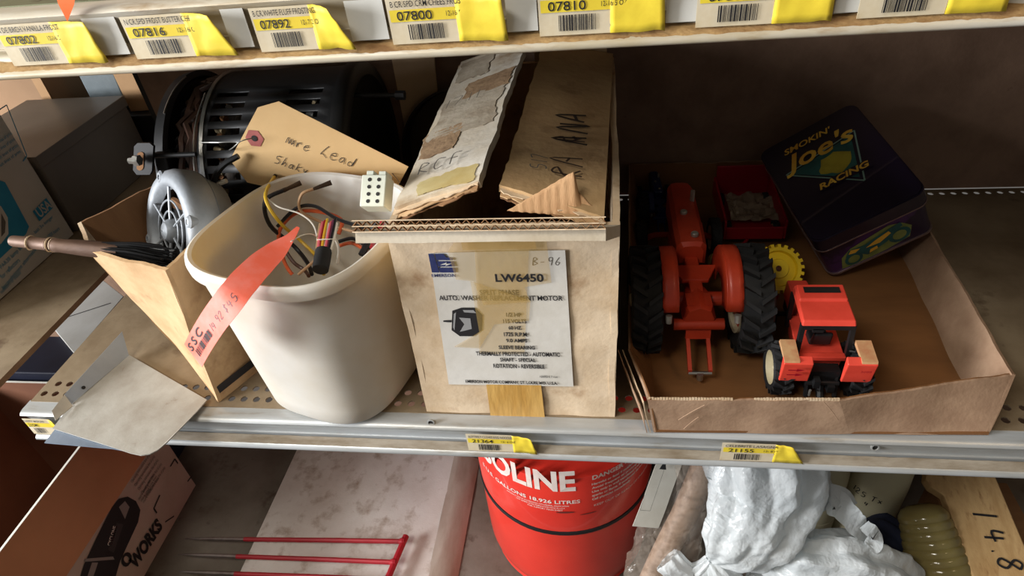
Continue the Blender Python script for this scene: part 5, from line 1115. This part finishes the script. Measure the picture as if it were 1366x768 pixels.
part('knot_tail', blob(MB(), [pkn+Z*.004, at(925, 765, y=.095), at(898, 752, y=.10), at(890, 745, y=.105)], [.012, .018, .022, .020], 50, 30, seed=3, s=.7), M_bag, b1, angle=28)
part('knot_tail', blob(MB(), [pkn+Z*.004, at(960, 765, y=.095), at(975, 785, y=.09)], [.012, .024, .030], 50, 30, seed=4, s=.7), M_bag, b1, angle=28)
b2 = thing('plastic_bag', 'slumped white carrier bag with loose handle below the milky jugs', 'plastic bag', at(1100, 800, y=.10))
part('sack', blob(MB(), [at(1010, 735, y=.13), at(1060, 752, y=.12), at(1120, 765, y=.115), at(1178, 790, y=.11), at(1200, 820, y=.11)], [.020, .058, .072, .064, .02], 90, 80, seed=8, side=Z), M_bag, b2, angle=28)
part('sack', blob(MB(), [at(1010, 790, y=.12), at(1080, 800, y=.10), at(1150, 820, y=.10)], [.06, .08, .06], 60, 50, seed=11, side=Z), M_bag, b2, angle=28)
def handle(pts, wid, seed):
    ps = curve([at(u, v, y=y) for u, v, y in pts], 6); L = len(ps)
    ws = []
    for i, p in enumerate(ps):
        d = (ps[min(i+1, L-1)]-ps[max(i-1, 0)]).normalized(); s_ = d.cross(FW).normalized(); f = i/(L-1)
        ws.append((s_*math.cos(.5*math.sin(f*9+seed))+FW*math.sin(.5*math.sin(f*9+seed)))*(wid[0]*(1-f)+wid[1]*f)*(1+.25*noise.noise(p*60)))
    return MB().ribbon(ps, ws, .0005)
part('bag_handle', handle([(1040, 735, .125), (1065, 705, .14), (1090, 672, .16), (1112, 662, .165), (1130, 680, .16)], (.050, .040), 1), M_bag, b2)
part('bag_handle', handle([(1108, 664, .165), (1135, 690, .15), (1152, 712, .14), (1160, 736, .125)], (.038, .030), 2), M_bag, b2)
part('bag_handle', handle([(1152, 700, .145), (1170, 716, .135), (1160, 732, .12)], (.020, .026), 4), M_bag, b2)

# ------------------------------------------------------------------ jugs, bottle and plank
M_jug = mat('milky_plastic', (206, 198, 166), (190, 180, 146), 6, .45, 0, .05, trans=.2, tcol=(220, 206, 160))
def jug(label, c, r, h, cap, txt, seed):
    t = thing('plastic_jug', label, 'jug', c, group='milky plastic jugs')
    part('body', MB().lathe([(.01, .0005), (r*.92, .001), (r, .010), (r, h*.62), (r*.96, h*.74), (r*.72, h*.88), (r*.40, h*.95), (r*.34, h)], c, Z, 40), M_jug, t, angle=50)
    if cap: part('cap', MB().lathe([(r*.38, h*.955), (r*.40, h*.96), (r*.40, h*1.04), (r*.36, h*1.05), (.0001, h*1.05)], c, Z, 24, cap=False), cap, t)
    part('grip_ring', MB().lathe([(r*1.0, h*.30), (r*1.015, h*.305), (r*1.0, h*.31)], c, Z, 40, cap=False), M_jug, t)
    a0 = math.atan2(CAM.y-c.y, CAM.x-c.x)
    def jm(x, y, k=1): rr = r*1.004+.0003*k; a = a0+x/r; return V((c.x+rr*math.cos(a), c.y+rr*math.sin(a), c.z+y))
    script(txt, jm, -.030, h*.56, .013, M_ink, t, .0016, .1, .06, seed=seed); script('4', jm, -.004, h*.50, .010, M_ink, t, .0014, .1, .06, seed=seed+1)
    return t
ja = at(1185, 655, z=-.475); jug('milky plastic jug with handwriting 125 right of the blue capped jug', V((ja.x, ja.y+.040, ZL)), .048, .285, None, '125 Tx', 3)
jb = at(1108, 655, z=-.475); jug('milky plastic jug with a blue cap behind the white bags', V((jb.x-.004, jb.y+.045, ZL)), .046, .262, mat('blue_cap', (24, 36, 120), None, rough=.4), '25 Tx', 8)
rb_ = thing('ribbed_bottle', 'ribbed amber clear bottle lying against the wooden plank', 'bottle', at(1245, 720, z=-.60))
c0, c1 = at(1226, 672, z=-.475), at(1268, 800, z=-.560); ax_ = (c1-c0); Lb = ax_.length
prof_ = [(.002, 0), (.018, .001), (.030, .006)]
for k in range(7):
    h = .014+k*.013; prof_ += [(.036+.002*k, h), (.0375+.002*k, h+.003), (.038+.002*k, h+.009), (.037+.002*k, h+.012)]
prof_ += [(.050, .112), (.051, Lb*.9), (.04, Lb)]
part('body', MB().lathe(prof_, c0, ax_, 40), mat('amber_clear_plastic', (150, 136, 84), (128, 112, 66), 8, .16, 0, .05, trans=.15, tcol=(190, 168, 90), coat=.5), rb_, angle=40)
solo('red_bottle', MB().lathe([(.008, 0), (.022, .001), (.024, .006), (.024, .085), (.014, .105), (.009, .108), (.009, .13), (.0001, .131)], V((.560, .140, ZL+.0005)), Z, 20, cap=False), mat('deep_red_plastic', (140, 26, 24), None, rough=.4), 'small deep red bottle in shadow left of the ribbed bottle', 'bottle', (.560, .140, ZL))
nv = MB(); blob(nv, [at(1140, 700, z=-.56), at(1175, 725, z=-.57), at(1205, 760, z=-.58)], [.012, .05, .05, .012], 40, 30, seed=20, s=.5, side=Z)
solo('navy_cloth', nv, mat('navy_cloth', (34, 40, 64), (24, 28, 46), 20, .9), 'dark navy rag bunched beside the ribbed bottle', 'rag', at(1175, 740, z=-.63), angle=60)
M_wood = mat('pale_pine', (206, 170, 118), (182, 144, 94), 6, .65, 0, .15, 90, stretch=(9, 1.2, 9), c3=(160, 120, 76), s3=10, lo3=.58, hi3=.7)
pk = thing('wooden_plank', 'pale wooden plank with handwritten figures at the lower right', 'plank', (.66, .2, -.5))
k0, k1 = at(1246, 632, z=-.452), at(1326, 630, z=-.452); k3, k2 = at(1312, 830, z=-.515), at(1408, 800, z=-.515)
ku = (k1-k0).normalized(); kv = ((k0-k3)); kv = (kv-ku*kv.dot(ku)).normalized(); kw = (k1-k0).length; kl = (k0-k3).length
dn_ = .24
poly = [(0, -dn_), (kw, -dn_), (kw, .0), (kw*.96, .012), (.01, .012), (-.010, .006), (-.016, -.008), (-.012, -.022), (.004, -.036)]
part('board', MB().prism(poly, k0-ku.cross(kv).normalized()*.020, ku, kv, .020), M_wood, pk, smooth=False, bevel=.002)
KF = frame(k0+ku.cross(kv)*.0004, -kv, ku, .0005)
script('1 4.82', KF, .060, .036, .034, M_ink, pk, .0036, .1, .05, seed=6, rise=.12)
solo('brown_carton', MB().box((.672, .085, ZL+.0005), (.80, .33, -.535)), M_carddark, 'plain brown carton under the wooden plank', 'box', (.735, .2, ZL), smooth=False, bevel=.002)

# ------------------------------------------------------------------ orange tag over the upper rail
ot = at(88, 0, y=-.022)
solo('orange_ribbon', MB().add([at(70, -30, y=-.0235), at(104, -30, y=-.0235), at(99, 6, y=-.022), at(90, 29, y=-.0205), at(77, 4, y=-.022), at(70, -30, y=-.0225)+Y*0, at(104, -30, y=-.0230)+Y*.0004, at(99, 6, y=-.0216), at(90, 29, y=-.0201), at(77, 4, y=-.0216)], [(0, 1, 2, 3, 4), (9, 8, 7, 6, 5), (0, 5, 6, 1), (1, 6, 7, 2), (2, 7, 8, 3), (3, 8, 9, 4), (4, 9, 5, 0)]), mat('orange_ribbon', (250, 130, 60), (240, 110, 40), 20, .5, trans=.2), 'pointed orange ribbon end hanging over the upper rail at left', 'ribbon', at(88, 10, y=-.022), smooth=False)
